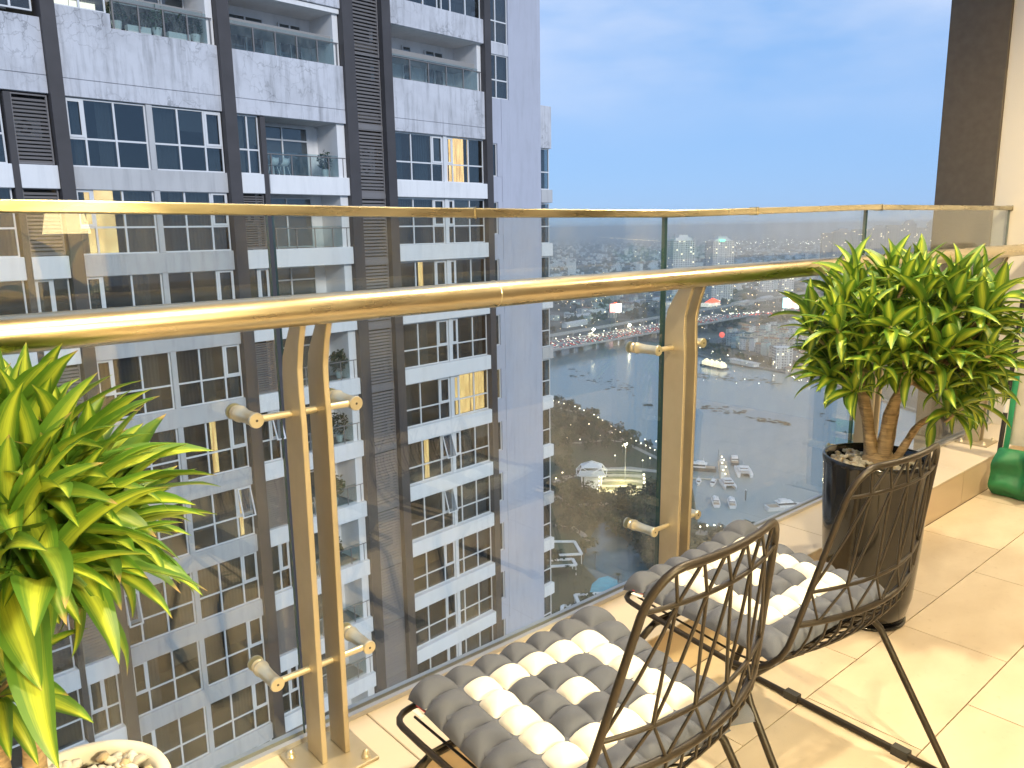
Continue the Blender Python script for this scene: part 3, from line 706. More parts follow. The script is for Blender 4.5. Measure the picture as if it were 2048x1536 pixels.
def cushion(loc, rz, label, curl, sx=.50, sy=.455):
    t = thing('seat_cushion', label, 'cushion', loc, rz, 'tufted cushions on the wire chairs')
    n = 7; px, py = sx/n, sy/n
    def base(x, y):      # floppy lie of the cushion
        z = .030+.006*sin(3*x/sx*2+1)+.004*cos(4*y/sy)
        for (cx, cy, a) in curl:
            d = sqrt((x-cx*sx/2)**2+(y-cy*sy/2)**2); z += a*max(0, 1-d/.22)**1.6
        return z
    # padded body (rounded slab) under the tufts
    def ring(u, v):
        a = 2*pi*u; e = .28
        ca, sa = cos(a), sin(a); f = 1/((abs(ca)**8+abs(sa)**8)**(1/8))
        rr = [0, .55, .93, 1.0, 1.015, 1.0, .92, .5, 0][round(v*8)]; zz = [-.030, -.031, -.029, -.018, 0, .014, .018, .018, .018][round(v*8)]
        x, y = f*ca*rr*sx/2*.985, f*sa*rr*sy/2*.985
        return (x, y, base(x, y)+zz)
    MB().grid(ring, 56, 8).build('cushion_body', m_cg, t)
    for i in range(n):
        for j in range(n):
            rg = min(i, j, n-1-i, n-1-j)
            x, y = (i-(n-1)/2)*px, (j-(n-1)/2)*py
            me = (pf_c if rg in (1, 3) else pf_g)[(i*3+j) % 3]
            e = .004; zx = (base(x+e, y)-base(x-e, y))/(2*e); zy = (base(x, y+e)-base(x, y-e))/(2*e)
            o = link('tuft', me, t, (x+rnd.uniform(-.001, .001), y+rnd.uniform(-.001, .001), base(x, y)+.006))
            o.rotation_euler = (math.atan(zy)+rnd.uniform(-.05, .05), -math.atan(zx)+rnd.uniform(-.05, .05), rnd.choice((0, pi/2, pi, -pi/2)) if abs(px-py) < .001 else rnd.choice((0, pi)))
            o.scale = (px*1.02, py*1.02, rnd.uniform(.031, .038))
            ox, oy = (1 if i == n-1 else -1 if i == 0 else 0), (1 if j == n-1 else -1 if j == 0 else 0)
            if ox or oy:          # border tufts roll over the edge
                o.location.x += ox*.004; o.location.y += oy*.004; o.location.z -= .006
                o.rotation_euler = (math.atan(zy)-oy*.24, -math.atan(zx)+ox*.24, 0); o.scale = (px*(1.02+.12*abs(ox)), py*(1.02+.12*abs(oy)), .034)
    tg = MB().box(-.004, .004, -.016, .016, -.001, .001); 
    c = tg.build('care_tag', m_tagr, t); c.location = (-sx/2-.006, sy/2-.045, .022); c.rotation_euler = (0, .5, .1)
    w = MB().box(-.012, 0, -.015, .015, -.0008, .0008).build('tag_print', m_tagw, c); w.location = (-.003, -.004, -.004); w.rotation_euler = (0, -.5, 0)
    return t
cushion((1.028, 1.005, .432), R(-5), 'grey and cream tufted cushion on the nearest wire chair', ((-1, 1, .014), (1, 1, .04), (1, -1, .006)))
cushion((1.742, 1.055, .432), R(-3.5), 'grey and cream tufted cushion on the chair by the black pot, one corner curled up', ((1, 1, .065), (-1, 1, .006)), .48, .455)

# ================================================================== POTTED PLANTS
def leaf_mat(name, mid, edge, deep):
    m = mat(name, mid, .45); n, l, b = nodes(m)
    uv = n.new('ShaderNodeUVMap'); sp = n.new('ShaderNodeSeparateXYZ'); l.new(uv.outputs[0], sp.inputs[0])
    tx = n.new('ShaderNodeTexNoise'); tx.inputs['Scale'].default_value = 3.2; tx.inputs['Detail'].default_value = 3
    oi = n.new('ShaderNodeObjectInfo'); vm = n.new('ShaderNodeMapping'); vm.inputs['Scale'].default_value = (7, .8, 1)
    l.new(uv.outputs[0], vm.inputs['Vector']); l.new(oi.outputs['Random'], vm.inputs['Location']); l.new(vm.outputs[0], tx.inputs['Vector'])
    su = n.new('ShaderNodeMath'); su.operation = 'SUBTRACT'; su.inputs[1].default_value = .5; l.new(sp.outputs[0], su.inputs[0])
    ab = n.new('ShaderNodeMath'); ab.operation = 'ABSOLUTE'; l.new(su.outputs[0], ab.inputs[0])
    m2 = n.new('ShaderNodeMath'); m2.operation = 'MULTIPLY_ADD'; m2.inputs[1].default_value = .34; l.new(tx.outputs['Fac'], m2.inputs[0]); 
    l.new(ab.outputs[0], m2.inputs[2])
    rp = n.new('ShaderNodeValToRGB'); rp.color_ramp.elements[0].position = .20; rp.color_ramp.elements[0].color = (*mid, 1)
    rp.color_ramp.elements[1].position = .50; rp.color_ramp.elements[1].color = (*edge, 1); e = rp.color_ramp.elements.new(.34); e.color = (*[(a*.45+c*.55) for a, c in zip(mid, edge)], 1)
    l.new(m2.outputs[0], rp.inputs[0])
    # some leaves are older and greener
    mr = n.new('ShaderNodeMapRange'); mr.inputs[1].default_value = .62; mr.inputs[2].default_value = 1.0; mr.inputs[3].default_value = 0; mr.inputs[4].default_value = .9
    l.new(oi.outputs['Random'], mr.inputs[0]); mxx = n.new('ShaderNodeMixRGB'); mxx.inputs[2].default_value = (*deep, 1)
    l.new(mr.outputs[0], mxx.inputs[0]); l.new(rp.outputs[0], mxx.inputs[1])
    tipn = n.new('ShaderNodeMath'); tipn.operation = 'MULTIPLY_ADD'; tipn.inputs[1].default_value = .10; l.new(oi.outputs['Random'], tipn.inputs[0]); l.new(sp.outputs[1], tipn.inputs[2])
    tipr = n.new('ShaderNodeMapRange'); tipr.inputs[1].default_value = 1.0; tipr.inputs[2].default_value = 1.06; tipr.inputs[3].default_value = 0; tipr.inputs[4].default_value = .9; l.new(tipn.outputs[0], tipr.inputs[0])
    mtip = n.new('ShaderNodeMixRGB'); mtip.inputs[2].default_value = (.42, .30, .13, 1); l.new(tipr.outputs[0], mtip.inputs[0]); l.new(mxx.outputs[0], mtip.inputs[1]); mxx = mtip
    l.new(mxx.outputs[0], b.inputs['Base Color'])
    # thin leaf lets a little light through
    td = n.new('ShaderNodeBsdfTranslucent'); mixs = n.new('ShaderNodeMixShader'); mixs.inputs[0].default_value = .22
    l.new(mxx.outputs[0], td.inputs[0]); l.new(b.outputs[0], mixs.inputs[1]); l.new(td.outputs[0], mixs.inputs[2])
    l.new(mixs.outputs[0], n['Material Output'].inputs[0])
    return m
m_leaf = leaf_mat('variegated_leaf', (.50, .60, .065), (.075, .185, .02), (.06, .145, .022))
m_bark = mat('pale_bark', (.46, .34, .20), .8, noise=(55, .5, 5, (.25, .25, 3)), bump=.5)
m_twig = mat('twig', (.36, .33, .15), .7)
def leaf_mesh(droop, wid, fold, twist, seed):
    """unit leaf along +X, up +Z"""
    q = random.Random(seed); nv, nu = 11, 4; vs = []; uvs = []
    x = z = 0; ang = .25+.2*q.random()
    for j in range(nv+1):
        t = j/nv; w = wid*(sin(pi*min(1, t**.72))**.85 if 0 < t < 1 else 0)+.012*(1-t)
        if t >= 1: w = .0015
        tw = twist*t; ph = q.uniform(-.004, .004)
        for i in range(nu+1):
            s = (i/nu-.5)*2; yy = s*w; zz = abs(s)*w*fold+ph*abs(s)
            vs.append((x-sin(ang)*zz, yy*cos(tw), z+cos(ang)*zz+yy*sin(tw))); uvs.append((i/nu, t))
        x += cos(ang)/nv; z += sin(ang)/nv; ang -= droop/nv*(.5+1.0*t)
    w_ = nu+1; fs = [(j*w_+i, (j+1)*w_+i, (j+1)*w_+i+1, j*w_+i+1) for j in range(nv) for i in range(nu)]
    me = bpy.data.meshes.new('leaf'); me.from_pydata(vs, [], fs); me.materials.append(m_leaf)
    uvl = me.uv_layers.new(name='UVMap')
    for p in me.polygons:
        p.use_smooth = True
        for li in p.loop_indices: uvl.data[li].uv = uvs[me.loops[li].vertex_index]
    me.update(); return me
LEAF = [leaf_mesh(d, w, f, tw, i) for i, (d, w, f, tw) in enumerate(((.5, .115, .5, .1), (.9, .105, .4, -.2), (1.3, .12, .35, .25), (.7, .13, .55, -.1), (1.7, .11, .3, .3), (1.05, .095, .6, .0)))]
def leaf_matrix(p, d, L, q, width=1.0):
    d = d.normalized(); up = Vector((0, 0, 1)); side = up.cross(d)
    if side.length < .05: side = Vector((q.uniform(-1, 1), q.uniform(-1, 1), 0))
    side.normalize(); up = d.cross(side)
    M = Matrix(((d.x, side.x, up.x, p.x), (d.y, side.y, up.y, p.y), (d.z, side.z, up.z, p.z), (0, 0, 0, 1)))
    return M @ Matrix.Rotation(q.uniform(-.5, .5), 4, 'X') @ Matrix.Diagonal((L, L*width, L, 1))
def plant(root, heads, L, q, nleaf, limit=300, keep=lambda p: True, width=1.0):
    """heads = (pos, axis, scale); leaves in whorls round each growing tip"""
    cnt = 0; extra = []
    for (p, ax, s) in heads:
        ax = ax.normalized(); a = ax.orthogonal().normalized(); b = ax.cross(a); n = int(nleaf*q.uniform(.85, 1.15)); off = q.random()*6
        for i in range(n):
            f = i/n; th = off+i*2.4; el = R(78)-R(105)*f**.8+q.uniform(-.15, .15)
            d = ax*sin(el)+(a*cos(th)+b*sin(th))*cos(el)
            pos = p-ax*.055*s*f*L/.17; LL = L*s*(.55+.6*sin(pi*min(1, .25+f*.75)))*q.uniform(.85, 1.15)
            M = leaf_matrix(pos, d, LL, q, q.uniform(.9, 1.15)*width); tip = M @ Vector((1, 0, 0))
            if not keep(tip): continue
            me = LEAF[q.choice((0, 1, 3, 5) if f < .45 else (1, 2, 4, 5))]
            if cnt < limit:
                o = link('leaf', me, root); o.matrix_local = Matrix.Translation(-root.location) @ M; cnt += 1
            else: extra.append((M, me))
    if extra:
        v, f_, uvs = [], [], []
        for M, me in extra:
            o = len(v); v += [M @ w.co for w in me.vertices]; 
            for p in me.polygons:
                f_.append([o+i for i in p.vertices]); uvs += [tuple(me.uv_layers[0].data[li].uv) for li in p.loop_indices]
        me = bpy.data.meshes.new('leaves'); me.from_pydata(v, [], f_); me.materials.append(m_leaf); uvl = me.uv_layers.new(name='UVMap')
        for i, w in enumerate(uvs): uvl.data[i].uv = w
        for p in me.polygons: p.use_smooth = True
        o = link('inner_leaves', me, root, -root.location); tag(o, kind='stuff')
def stem(root, name, pts, r0_, r1_, m=m_bark, n=9):
    k = len(pts); P = []
    for i in range(k-1):            # smooth
        for s in range(4):
            t = s/4; a, b = Vector(pts[i]), Vector(pts[i+1]); P.append(a.lerp(b, t))
    P.append(Vector(pts[-1]))
    for _ in range(2): P = [P[0]]+[(P[i-1]+2*P[i]+P[i+1])/4 for i in range(1, len(P)-1)]+[P[-1]]
    rr = [(r0_+(r1_-r0_)*i/(len(P)-1))*(1+.07*sin(i*2.1)) for i in range(len(P))]
    o = MB().tube(P, rr, n).build(name, m, root); o.location = -root.location; return o
# ---- tall black pot with pebbles
m_blk = mat('black_glaze', (.012, .012, .013), .09, spec=.6)
m_soil = mat('soil', (.05, .04, .03), .95)
PX, PY = 2.70, 1.180
pot2 = thing('plant_pot', 'tall glossy black round plant pot with white pebbles', 'plant pot', (PX, PY, 0))
MB().lathe([(.118, .012), (.129, .022), (.148, .10), (.162, .28), (.171, .47), (.176, .575), (.179, .590), (.177, .600), (.170, .602), (.163, .596), (.161, .56), (.161, .54)], n=56, cap=False).build('pot_shell', m_blk, pot2)
MB().lathe([(.128, 0), (.134, .004), (.134, .011), (.126, .0118)], n=40).build('pot_base', m_blk, pot2)
MB().lathe([(.1605, .562), (.1605, .567)], n=30).build('soil', m_soil, pot2)
def pebble_mesh(seed, m):
    q = random.Random(seed); bm = bmesh.new(); bmesh.ops.create_icosphere(bm, subdivisions=2, radius=1)
    for v in bm.verts:
        d = .78+.5*mnoise.noise(v.co*1.1+Vector((seed*3.1, 0, 0))); v.co = Vector((v.co.x*1.0*d, v.co.y*.74*d, v.co.z*.56*d))
    me = bpy.data.meshes.new('pebble'); bm.to_mesh(me); bm.free(); me.materials.append(m)
    for p in me.polygons: p.use_smooth = True
    return me
m_peb = [mat('pebble_white', (.72, .68, .60), .6, noise=(9, .2, 4)), mat('pebble_grey', (.50, .47, .42), .6, noise=(9, .3, 4)), mat('pebble_tan', (.60, .47, .30), .6, noise=(9, .3, 4))]
PEB = [pebble_mesh(i, m_peb[(0, 0, 1, 0, 2, 0)[i]]) for i in range(6)]
def pebbles(root, cr_, z, n, s0, s1, q, hole=0):
    for layer in range(2):
        for i in range(n):
            a = q.random()*6.283; r_ = cr_*sqrt(q.random())
            if r_ < hole: continue
            o = link('pebble', PEB[q.randrange(6)], root, (r_*cos(a), r_*sin(a), z+layer*s0*.75+q.uniform(0, .004)), (q.uniform(-.5, .5), q.uniform(-.5, .5), q.random()*6), q.uniform(s0, s1))
pebbles(pot2, .150, .572, 150, .010, .016, random.Random(3), .035)
pl2 = thing('potted_plant', 'bushy variegated dracaena with lime striped leaves growing in the tall black pot', 'plant', (PX, PY, .565))
q = random.Random(21)
fx = Vector((PX, PY, .565)); rgt = Vector((RT.x, RT.y, 0)).normalized(); fwd = Vector((FW.x, FW.y, 0)).normalized()
def pp(a, b, z): return fx+rgt*a+fwd*b+Vector((0, 0, z))
forks = []
stems = [([(-.0, 0, -.02), (-.03, .0, .10), (-.05, .0, .22), (-.075, .02, .36)], .024, .012),
         ([(.01, -.01, -.02), (.015, -.02, .10), (.02, -.03, .22), (.065, -.05, .315)], .028, .015),
         ([(.03, .02, -.02), (.06, .04, .10), (.09, .08, .20), (.13, .12, .33)], .022, .012),
         ([(-.01, .03, -.02), (.0, .08, .12), (-.02, .13, .24), (-.03, .17, .36)], .020, .011),
         ([(.04, -.005, -.02), (.085, -.02, .08), (.12, -.02, .15), (.17, -.06, .20)], .016, .009)]
for s_, a, b in stems: 
    stem(pl2, 'stem', [pp(*p) for p in s_], a, b); forks.append(pp(*s_[-1]))
MB().lathe([(.062, 0), (.058, .02), (.044, .045), (.03, .07)], (pp(.012, .01, 0) - Vector((0, 0, 0))), 14).build('stem_base', m_bark, pl2).location = -pl2.location
heads = []
ell = (.345, .31, .26); cz = .44
for i in range(124):
    z_ = 1-2*(i+.5)/124; rr_ = sqrt(1-z_*z_); a = i*2.39996
    d = Vector((rr_*cos(a), rr_*sin(a), z_))
    if z_ < -.72: continue
    k = q.uniform(.72, .98) if i % 4 else q.uniform(.4, .65)
    p = pp(.072+d.x*ell[0]*k, .02+d.y*ell[1]*k, cz+d.z*ell[2]*k)
    ax = (rgt*d.x*1.0+fwd*d.y*1.0+Vector((0, 0, max(d.z, -.25)*1.0+.55)))
    heads.append((p, ax, q.uniform(.85, 1.15)))
for (a, b, z, ax, ay, az) in ((.20, -.16, .255, .5, -.5, .1), (.27, -.10, .24, .8, -.2, -.1), (.14, -.2, .23, .1, -.8, -.1), (.33, -.05, .30, 1, 0, .1)):
    heads.append((pp(a, b, z), rgt*ax+fwd*ay+Vector((0, 0, az)), .95))
for (p, ax, s) in heads:
    f = min(forks, key=lambda w: (w-p).length); mid = (f+p)/2+Vector((0, 0, -.03))
    stem(pl2, 'twig', [f, mid, p-ax.normalized()*.0], .0075, .0045, m_bark if q.random() < .5 else m_twig, 6)
stem(pl2, 'branch', [pp(.065, -.05, .315), pp(.11, -.09, .335), pp(.155, -.12, .365), pp(.20, -.135, .37)], .012, .006)
stem(pl2, 'branch', [pp(.065, -.05, .315), pp(.04, -.08, .36), pp(.02, -.10, .42)], .011, .006)
stem(pl2, 'branch', [pp(.12, -.095, .34), pp(.105, -.12, .39), pp(.09, -.13, .43)], .007, .005)
plant(pl2, heads, .122, q, 12, width=1.12)
# one hanging old leaf beside the stem
o = link('leaf', LEAF[0], pl2); o.matrix_local = Matrix.Translation(-pl2.location) @ leaf_matrix(pp(.165, -.03, .17), Vector((.02, 0, -1)), .13, q)
# ---- white pot lower left
m_wpot = mat('white_concrete', (.74, .70, .62), .8, noise=(14, .1, 7), bump=.2)
QX, QY = .205, 1.470
pot1 = thing('plant_pot', 'round white rough plant pot filled with pebbles at the bottom left corner', 'plant pot', (QX, QY-.075, .001)); pot1.scale = (1, 1, 1.035)
MB().lathe([(.10, .002), (.115, .03), (.135, .22), (.146, .40), (.149, .437), (.145, .446), (.132, .447), (.124, .440), (.122, .40)], n=48, cap=False).build('pot_shell', m_wpot, pot1)
MB().lathe([(.1205, .412), (.1205, .417)], n=26).build('soil', m_soil, pot1)
pebbles(pot1, .116, .431, 75, .012, .019, random.Random(8), .02)
pl1 = thing('potted_plant', 'variegated dracaena with long lime striped leaves in the white pot at the left edge', 'plant', (QX-.05, QY-.09, .41))
q = random.Random(5)
def pq(px, py, y):            # point of the plane y = const seen in that direction (plant stands in that plane)
    d = ray(px, py); return CAM+d*(y/d.y)
base1 = Vector((QX-.06, QY-.09, .41))
hd = [(60, 860, 1.36, (-.1, 0, 1), 1.15), (150, 900, 1.33, (.5, 0, .8), 1.1), (230, 960, 1.34, (.9, -.1, .45), 1.05), (110, 1090, 1.22, (.35, -.7, .25), 1.25),
      (30, 960, 1.28, (-.4, -.5, .7), 1.15), (190, 1040, 1.28, (.9, -.3, .1), 1.05), (10, 1080, 1.22, (-.5, -.8, .1), 1.15), (100, 970, 1.40, (.2, .4, .9), 1.1),
      (-60, 900, 1.32, (-.7, 0, .6), 1.1), (250, 1000, 1.38, (1, .1, .5), .95), (60, 1010, 1.24, (0, -.7, .6), 1.1), (20, 1330, 1.30, (.1, -.4, -.2), .8), (150, 990, 1.29, (.5, -.5, .6), 1.1), (-40, 1010, 1.38, (-.6, .2, .6), 1.1),
      (200, 930, 1.38, (.7, .2, .7), 1.0), (100, 840, 1.38, (.2, .1, 1), 1.05), (20, 870, 1.38, (-.2, .2, 1), 1.1), (170, 960, 1.30, (.6, -.3, .8), 1.05), (80, 930, 1.27, (.1, -.5, .9), 1.1), (130, 1010, 1.30, (.4, -.5, .5), 1.1), (60, 920, 1.34, (.1, .0, 1), 1.1), (215, 1015, 1.34, (1, -.1, .2), 1.0), (170, 880, 1.37, (.5, .1, .9), 1.0)]
heads1 = []
for (px, py, y, ax, s) in hd: heads1.append((pq(px-22, py+70, y-.02), Vector(ax), s))
hub = pq(50, 1215, 1.37)
stem(pl1, 'stem', [base1+Vector((0, 0, -.02)), base1+Vector((.0, 0, .08)), hub], .021, .016)
stem(pl1, 'stem', [base1+Vector((-.03, .02, -.02)), base1+Vector((-.04, .02, .1)), hub+Vector((-.06, .03, .05))], .016, .012)
for (p, ax, s) in heads1: stem(pl1, 'twig', [hub, (hub+p)/2+Vector((0, 0, -.03)), p], .009, .006, m_bark if q.random() < .5 else m_twig, 7)
plant(pl1, heads1, .165, q, 15, width=1.0)

# ---- indoor plant behind the door, mirrored in the left pane
ip = thing('indoor_plant', 'dark large leaved indoor plant mirrored in the left glass pane', 'plant', (1.02, -1.98, 0))
m_ilf = mat('dark_leaf', (.02, .045, .02), .4)
MB().lathe([(.12, 0), (.17, .62), (.17, .66), (.15, .66)], n=28).build('pot_shell', m_wpot, ip)
iq = random.Random(2)
for i in range(15):
    th = i*2.4; el = .3+1.0*iq.random(); p0 = Vector((0, 0, .62+.028*i)); d = Vector((cos(th)*cos(el), sin(th)*cos(el), sin(el)))
    c = LEAF[iq.randrange(6)].copy(); c.materials.clear(); c.materials.append(m_ilf); o = link('leaf', c, ip); o.matrix_local = leaf_matrix(p0+d*.12, d, iq.uniform(.30, .42), iq, 2.0)
    MB().tube([p0, p0+d*.13], .006, 6).build('leaf_stalk', m_twig, ip)
MB().tube([(0, 0, .6), (.01, 0, 1.06)], [.016, .010], 8).build('stem', m_twig, ip)

# ================================================================== FOLDED GREEN AND WHITE TENT
m_fw = mat('white_mesh_fabric', (.70, .68, .60), .85, noise=(20, .1, 5), bump=.3)
m_fg = mat('green_nylon', (.02, .20, .075), .5, noise=(9, .35, 5), bump=.3)
m_fg2 = mat('green_trim', (.04, .36, .17), .5)
m_pole = mat('pole_black', (.02, .02, .022), .35)
tent = thing('folded_tent', 'folded green and white fabric tent leaning by the right end of the ledge', 'tent', (4.50, 1.0, 0))
def tq(px, py, x=4.5): d = ray(px, py); return CAM+d*(x/d.x)-Vector(tent.location)
a, b = tq(1986, 984), tq(2046, 600)
n = 14
for i in range(n):
    s0, s1 = i/n, (i+1)/n
    MB().tube([a.lerp(b, s0), a.lerp(b, s1)], .011, 10, caps=True).build('pole_section', m_white if i in (1, 6) else m_pole, tent)
def fold(u, v, amp): return amp*sin(u*9+v*3)+amp*.6*sin(u*23+1.3*v*5)+amp*.8*mnoise.noise(Vector((u*4, v*4, 2)))
pe = Vector((0, -.32, 0))
def sheet(v0, v1, off, amp, nu=40, nv=16, u1=1.0):
    def fn(u, v):
        vv = v0+(v1-v0)*v; p = a.lerp(b, vv)+pe*u*u1+Vector((.02, 0, 0)); return (p.x-off+fold(u*u1, vv, amp), p.y-.012, max(.004, p.z))
    return MB().grid(fn, nu, nv)
sheet(.26, 1.0, 0, .012).build('white_panel', m_fw, tent)
sheet(.84, 1.0, .014, .012, 40, 6).build('top_band', m_fg, tent)
def strip(u0, u1, v0, v1, off, m, name):
    def fn(u, v):
        uu, vv = u0+(u1-u0)*u, v0+(v1-v0)*v; p = a.lerp(b, vv)+pe*uu; return (p.x-off+.02+fold(uu, vv, .012), p.y-.008, max(.004, p.z))
    MB().grid(fn, 8, 20).build(name, m, tent)
strip(0, .09, .0, .62, .016, m_fg2, 'edge_trim'); strip(.25, .36, .60, .95, .016, m_fg, 'strap')
def pouch(u, v):
    th = pi*(v); p = a.lerp(b, .25*(.5-.5*cos(th)))+pe*u
    bul = .085*sin(th)**.7*(.55+.45*sin(pi*min(1, u*1.1)))+.014*sin(u*9+v*5)*sin(th)+.012*sin(u*5-v*17)*sin(th)+.05*mnoise.noise(Vector((u*5, v*4, 5)))*sin(th)
    return (p.x-.02-bul, p.y-.012+.02*sin(th)*cos(u*9), max(.003, p.z+.012*sin(u*11)*sin(th)))
MB().grid(pouch, 48, 18).build('green_pouch', m_fg, tent)

# ================================================================== SMALL THINGS ON THE TOWER'S BALCONIES
m_sh = [mat('shrub_dark', (.035, .06, .035), .9), mat('shrub_mid', (.06, .10, .05), .9)]
def clump(n, rx, ry, rz, s, q, cz_=0):
    b = MB()
    for _ in range(n):
        d = Vector((q.gauss(0, 1), q.gauss(0, 1), q.gauss(0, 1))).normalized(); r_ = q.uniform(.45, 1.0)*(1+.25*mnoise.noise(d*2.2+Vector((q.seed_ if hasattr(q, 'seed_') else 0, 0, 0))))
        c = Vector((d.x*rx*r_, d.y*ry*r_, cz_+d.z*rz*r_)); a1 = Vector((q.gauss(0, 1), q.gauss(0, 1), q.gauss(0, 1))).normalized()*s*q.uniform(.6, 1.3); a2 = a1.orthogonal().normalized()*s*q.uniform(.4, .9)
        b.add([c-a1, c+a2, c+a1, c-a2], [(0, 1, 2, 3)])
    return b
m_potw = mat('pot_white', (.65, .65, .63), .7)
shq = random.Random(4)
SHRUB = [clump(220, .42, .35, .5, .085, shq, .75).mesh('foliage', m_sh[i % 2]) for i in range(3)]
def balcony_shrub(u, d, z, s, label, trough=False):
    t = thing('potted_shrub', label, 'potted plant', tw(u, d, z), FA, "plants on the neighbouring tower's balconies")
    if trough: MB().box(-.45, .45, -.15, .15, 0, .3).build('trough', m_potw, t)
    else: MB().lathe([(.13, 0), (.2, .36), (.19, .38), (.17, .34)], n=16).build('pot', m_potw, t)
    link('foliage', SHRUB[shq.randrange(3)], t, (0, 0, 0), (0, 0, shq.random()*6), s)
for (u, s, tr, lb) in ((13.35, .9, 0, 'leftmost potted shrub on the upper left tower balcony'), (14.15, .8, 1, 'shrub in a long trough on the upper left tower balcony'), (14.9, 1.0, 0, 'round potted shrub in the middle of the upper left tower balcony'),
                       (15.75, .95, 1, 'trough shrub before the lit doorway of the upper left tower balcony'), (16.5, .8, 0, 'rightmost potted shrub on the upper left tower balcony')):
    balcony_shrub(u, .42, 7.75, s, lb, tr)
for (u, z, s, lb) in ((22.5, 2.58, 1.0, 'spiky potted shrub on the balcony with two white chairs'), (21.3, 2.58-6.6, .8, 'low shrub on the tower balcony with the yellow lit room'), (22.6, 2.58-9.9, 1.2, 'tall potted shrub on the dim tower balcony below the handrail'),
                      (22.4, 2.58-13.2, 1.3, 'dark bushy shrub on the tower balcony behind the twin post'), (21.9, 2.58-16.5, 1.4, 'wide shrub on the tower balcony with the warm lit room'), (21.7, 2.58-19.8, 1.3, 'shrub on the tower balcony with the bright white lit room')):
    balcony_shrub(u, .5, z, s, lb)
for (u, lb) in ((19.75, 'left white shell chair on the tower balcony'), (20.3, 'right white shell chair on the tower balcony')):
    t = thing('shell_chair', lb, 'chair', tw(u, .55, 2.58), FA+.2, 'white chairs on the tower balcony')
    MB().grid(lambda a_, b_: ((a_-.5)*.44*(1-.35*max(0, b_-.5)), .2-.4*min(1, b_*1.6)-.05*b_+.06*(2*a_-1)**2, .43+.42*max(0, b_-.45)**.8*1.3+.05*(2*a_-1)**2), 10, 12).build('shell', m_white, t)
    for sx in (-.16, .16):
        for sy in (-.16, .14): MB().tube([(sx*.7, sy*.7, .42), (sx*1.2, sy*1.2, 0)], .014, 6).build('leg', m_white, t)
# ================================================================== CITY FAR BELOW
def poly(px, dz=0): return [(G(x, y, dz).x, G(x, y, dz).y) for x, y in px]
c_gnd = mat('city_ground', (.10, .11, .11), .95); n, l, b = nodes(c_gnd)
tc = n.new('ShaderNodeTexCoord')
def tnode(sc, det): 
    t = n.new('ShaderNodeTexNoise'); t.inputs['Scale'].default_value = sc; t.inputs['Detail'].default_value = det; l.new(tc.outputs['Object'], t.inputs['Vector']); return t
big = tnode(.0011, 4); med = tnode(.012, 6); vo = n.new('ShaderNodeTexVoronoi'); vo.inputs['Scale'].default_value = .03; l.new(tc.outputs['Object'], vo.inputs['Vector'])
rp = n.new('ShaderNodeValToRGB'); rp.color_ramp.elements[0].position = .4; rp.color_ramp.elements[0].color = (.030, .045, .036, 1); rp.color_ramp.elements[1].position = .62; rp.color_ramp.elements[1].color = (.14, .15, .15, 1)
l.new(med.outputs['Fac'], rp.inputs[0])
rp2 = n.new('ShaderNodeValToRGB'); rp2.color_ramp.elements[0].position = .45; rp2.color_ramp.elements[1].position = .6; l.new(big.outputs['Fac'], rp2.inputs[0])
rp3 = n.new('ShaderNodeValToRGB'); rp3.color_ramp.elements[0].position = .15; rp3.color_ramp.elements[0].color = (.35, .36, .37, 1); rp3.color_ramp.elements[1].position = .5; rp3.color_ramp.elements[1].color = (.05, .065, .06, 1); l.new(vo.outputs['Color'], rp3.inputs[0])
mxa = n.new('ShaderNodeMixRGB'); l.new(rp2.outputs[0], mxa.inputs[0]); l.new(rp.outputs[0], mxa.inputs[1]); l.new(rp3.outputs[0], mxa.inputs[2]); l.new(mxa.outputs[0], b.inputs['Base Color'])
gd = MB().add([(-5000, -2500, Z0), (25000, -2500, Z0), (25000, 25000, Z0), (-5000, 25000, Z0)], [(0, 1, 2, 3)]).build('ground', c_gnd); tag(gd, kind='structure')

c_wat = mat('river_water', (.27, .345, .35), .10); n, l, b = nodes(c_wat)
tc = n.new('ShaderNodeTexCoord'); t1 = n.new('ShaderNodeTexNoise'); t1.inputs['Scale'].default_value = .35; t1.inputs['Detail'].default_value = 6; l.new(tc.outputs['Object'], t1.inputs['Vector'])
bp = n.new('ShaderNodeBump'); bp.inputs['Strength'].default_value = .12; bp.inputs['Distance'].default_value = .3; l.new(t1.outputs['Fac'], bp.inputs['Height']); l.new(bp.outputs[0], b.inputs['Normal'])
t2 = n.new('ShaderNodeTexNoise'); t2.inputs['Scale'].default_value = .012; t2.inputs['Detail'].default_value = 5; l.new(tc.outputs['Object'], t2.inputs['Vector'])
mr = n.new('ShaderNodeMapRange'); mr.inputs[3].default_value = .05; mr.inputs[4].default_value = .22; l.new(t2.outputs['Fac'], mr.inputs[0]); l.new(mr.outputs[0], b.inputs['Roughness'])
wat_px = [(700, 720), (900, 704), (1100, 690), (1250, 677), (1335, 690), (1392, 711), (1445, 727), (1530, 740), (1600, 754), (1690, 780), (1760, 802), (1850, 832), (2000, 882), (2300, 975)]
wp = poly(wat_px, .3)+[(G(2300, 975).x+40, -120), (-60, -120), (-160, 60)]
rv = MB(); rv.add([(x, y, Z0+.3) for x, y in wp], [tuple(range(len(wp)))]); 
o = rv.build('river', c_wat); tag(o, kind='structure')
if o.data.polygons[0].normal.z < 0: o.data.flip_normals()
fr = [(1462, 521), (1500, 513), (1540, 507), (1580, 504), (1640, 507), (1660, 512), (1610, 516), (1560, 522), (1500, 532), (1470, 540), (1430, 545), (1440, 530)]
fp = poly(fr, .3); o = MB().add([(x, y, Z0+.3) for x, y in fp], [tuple(range(len(fp)))]).build('river_bend', c_wat); tag(o, kind='structure')
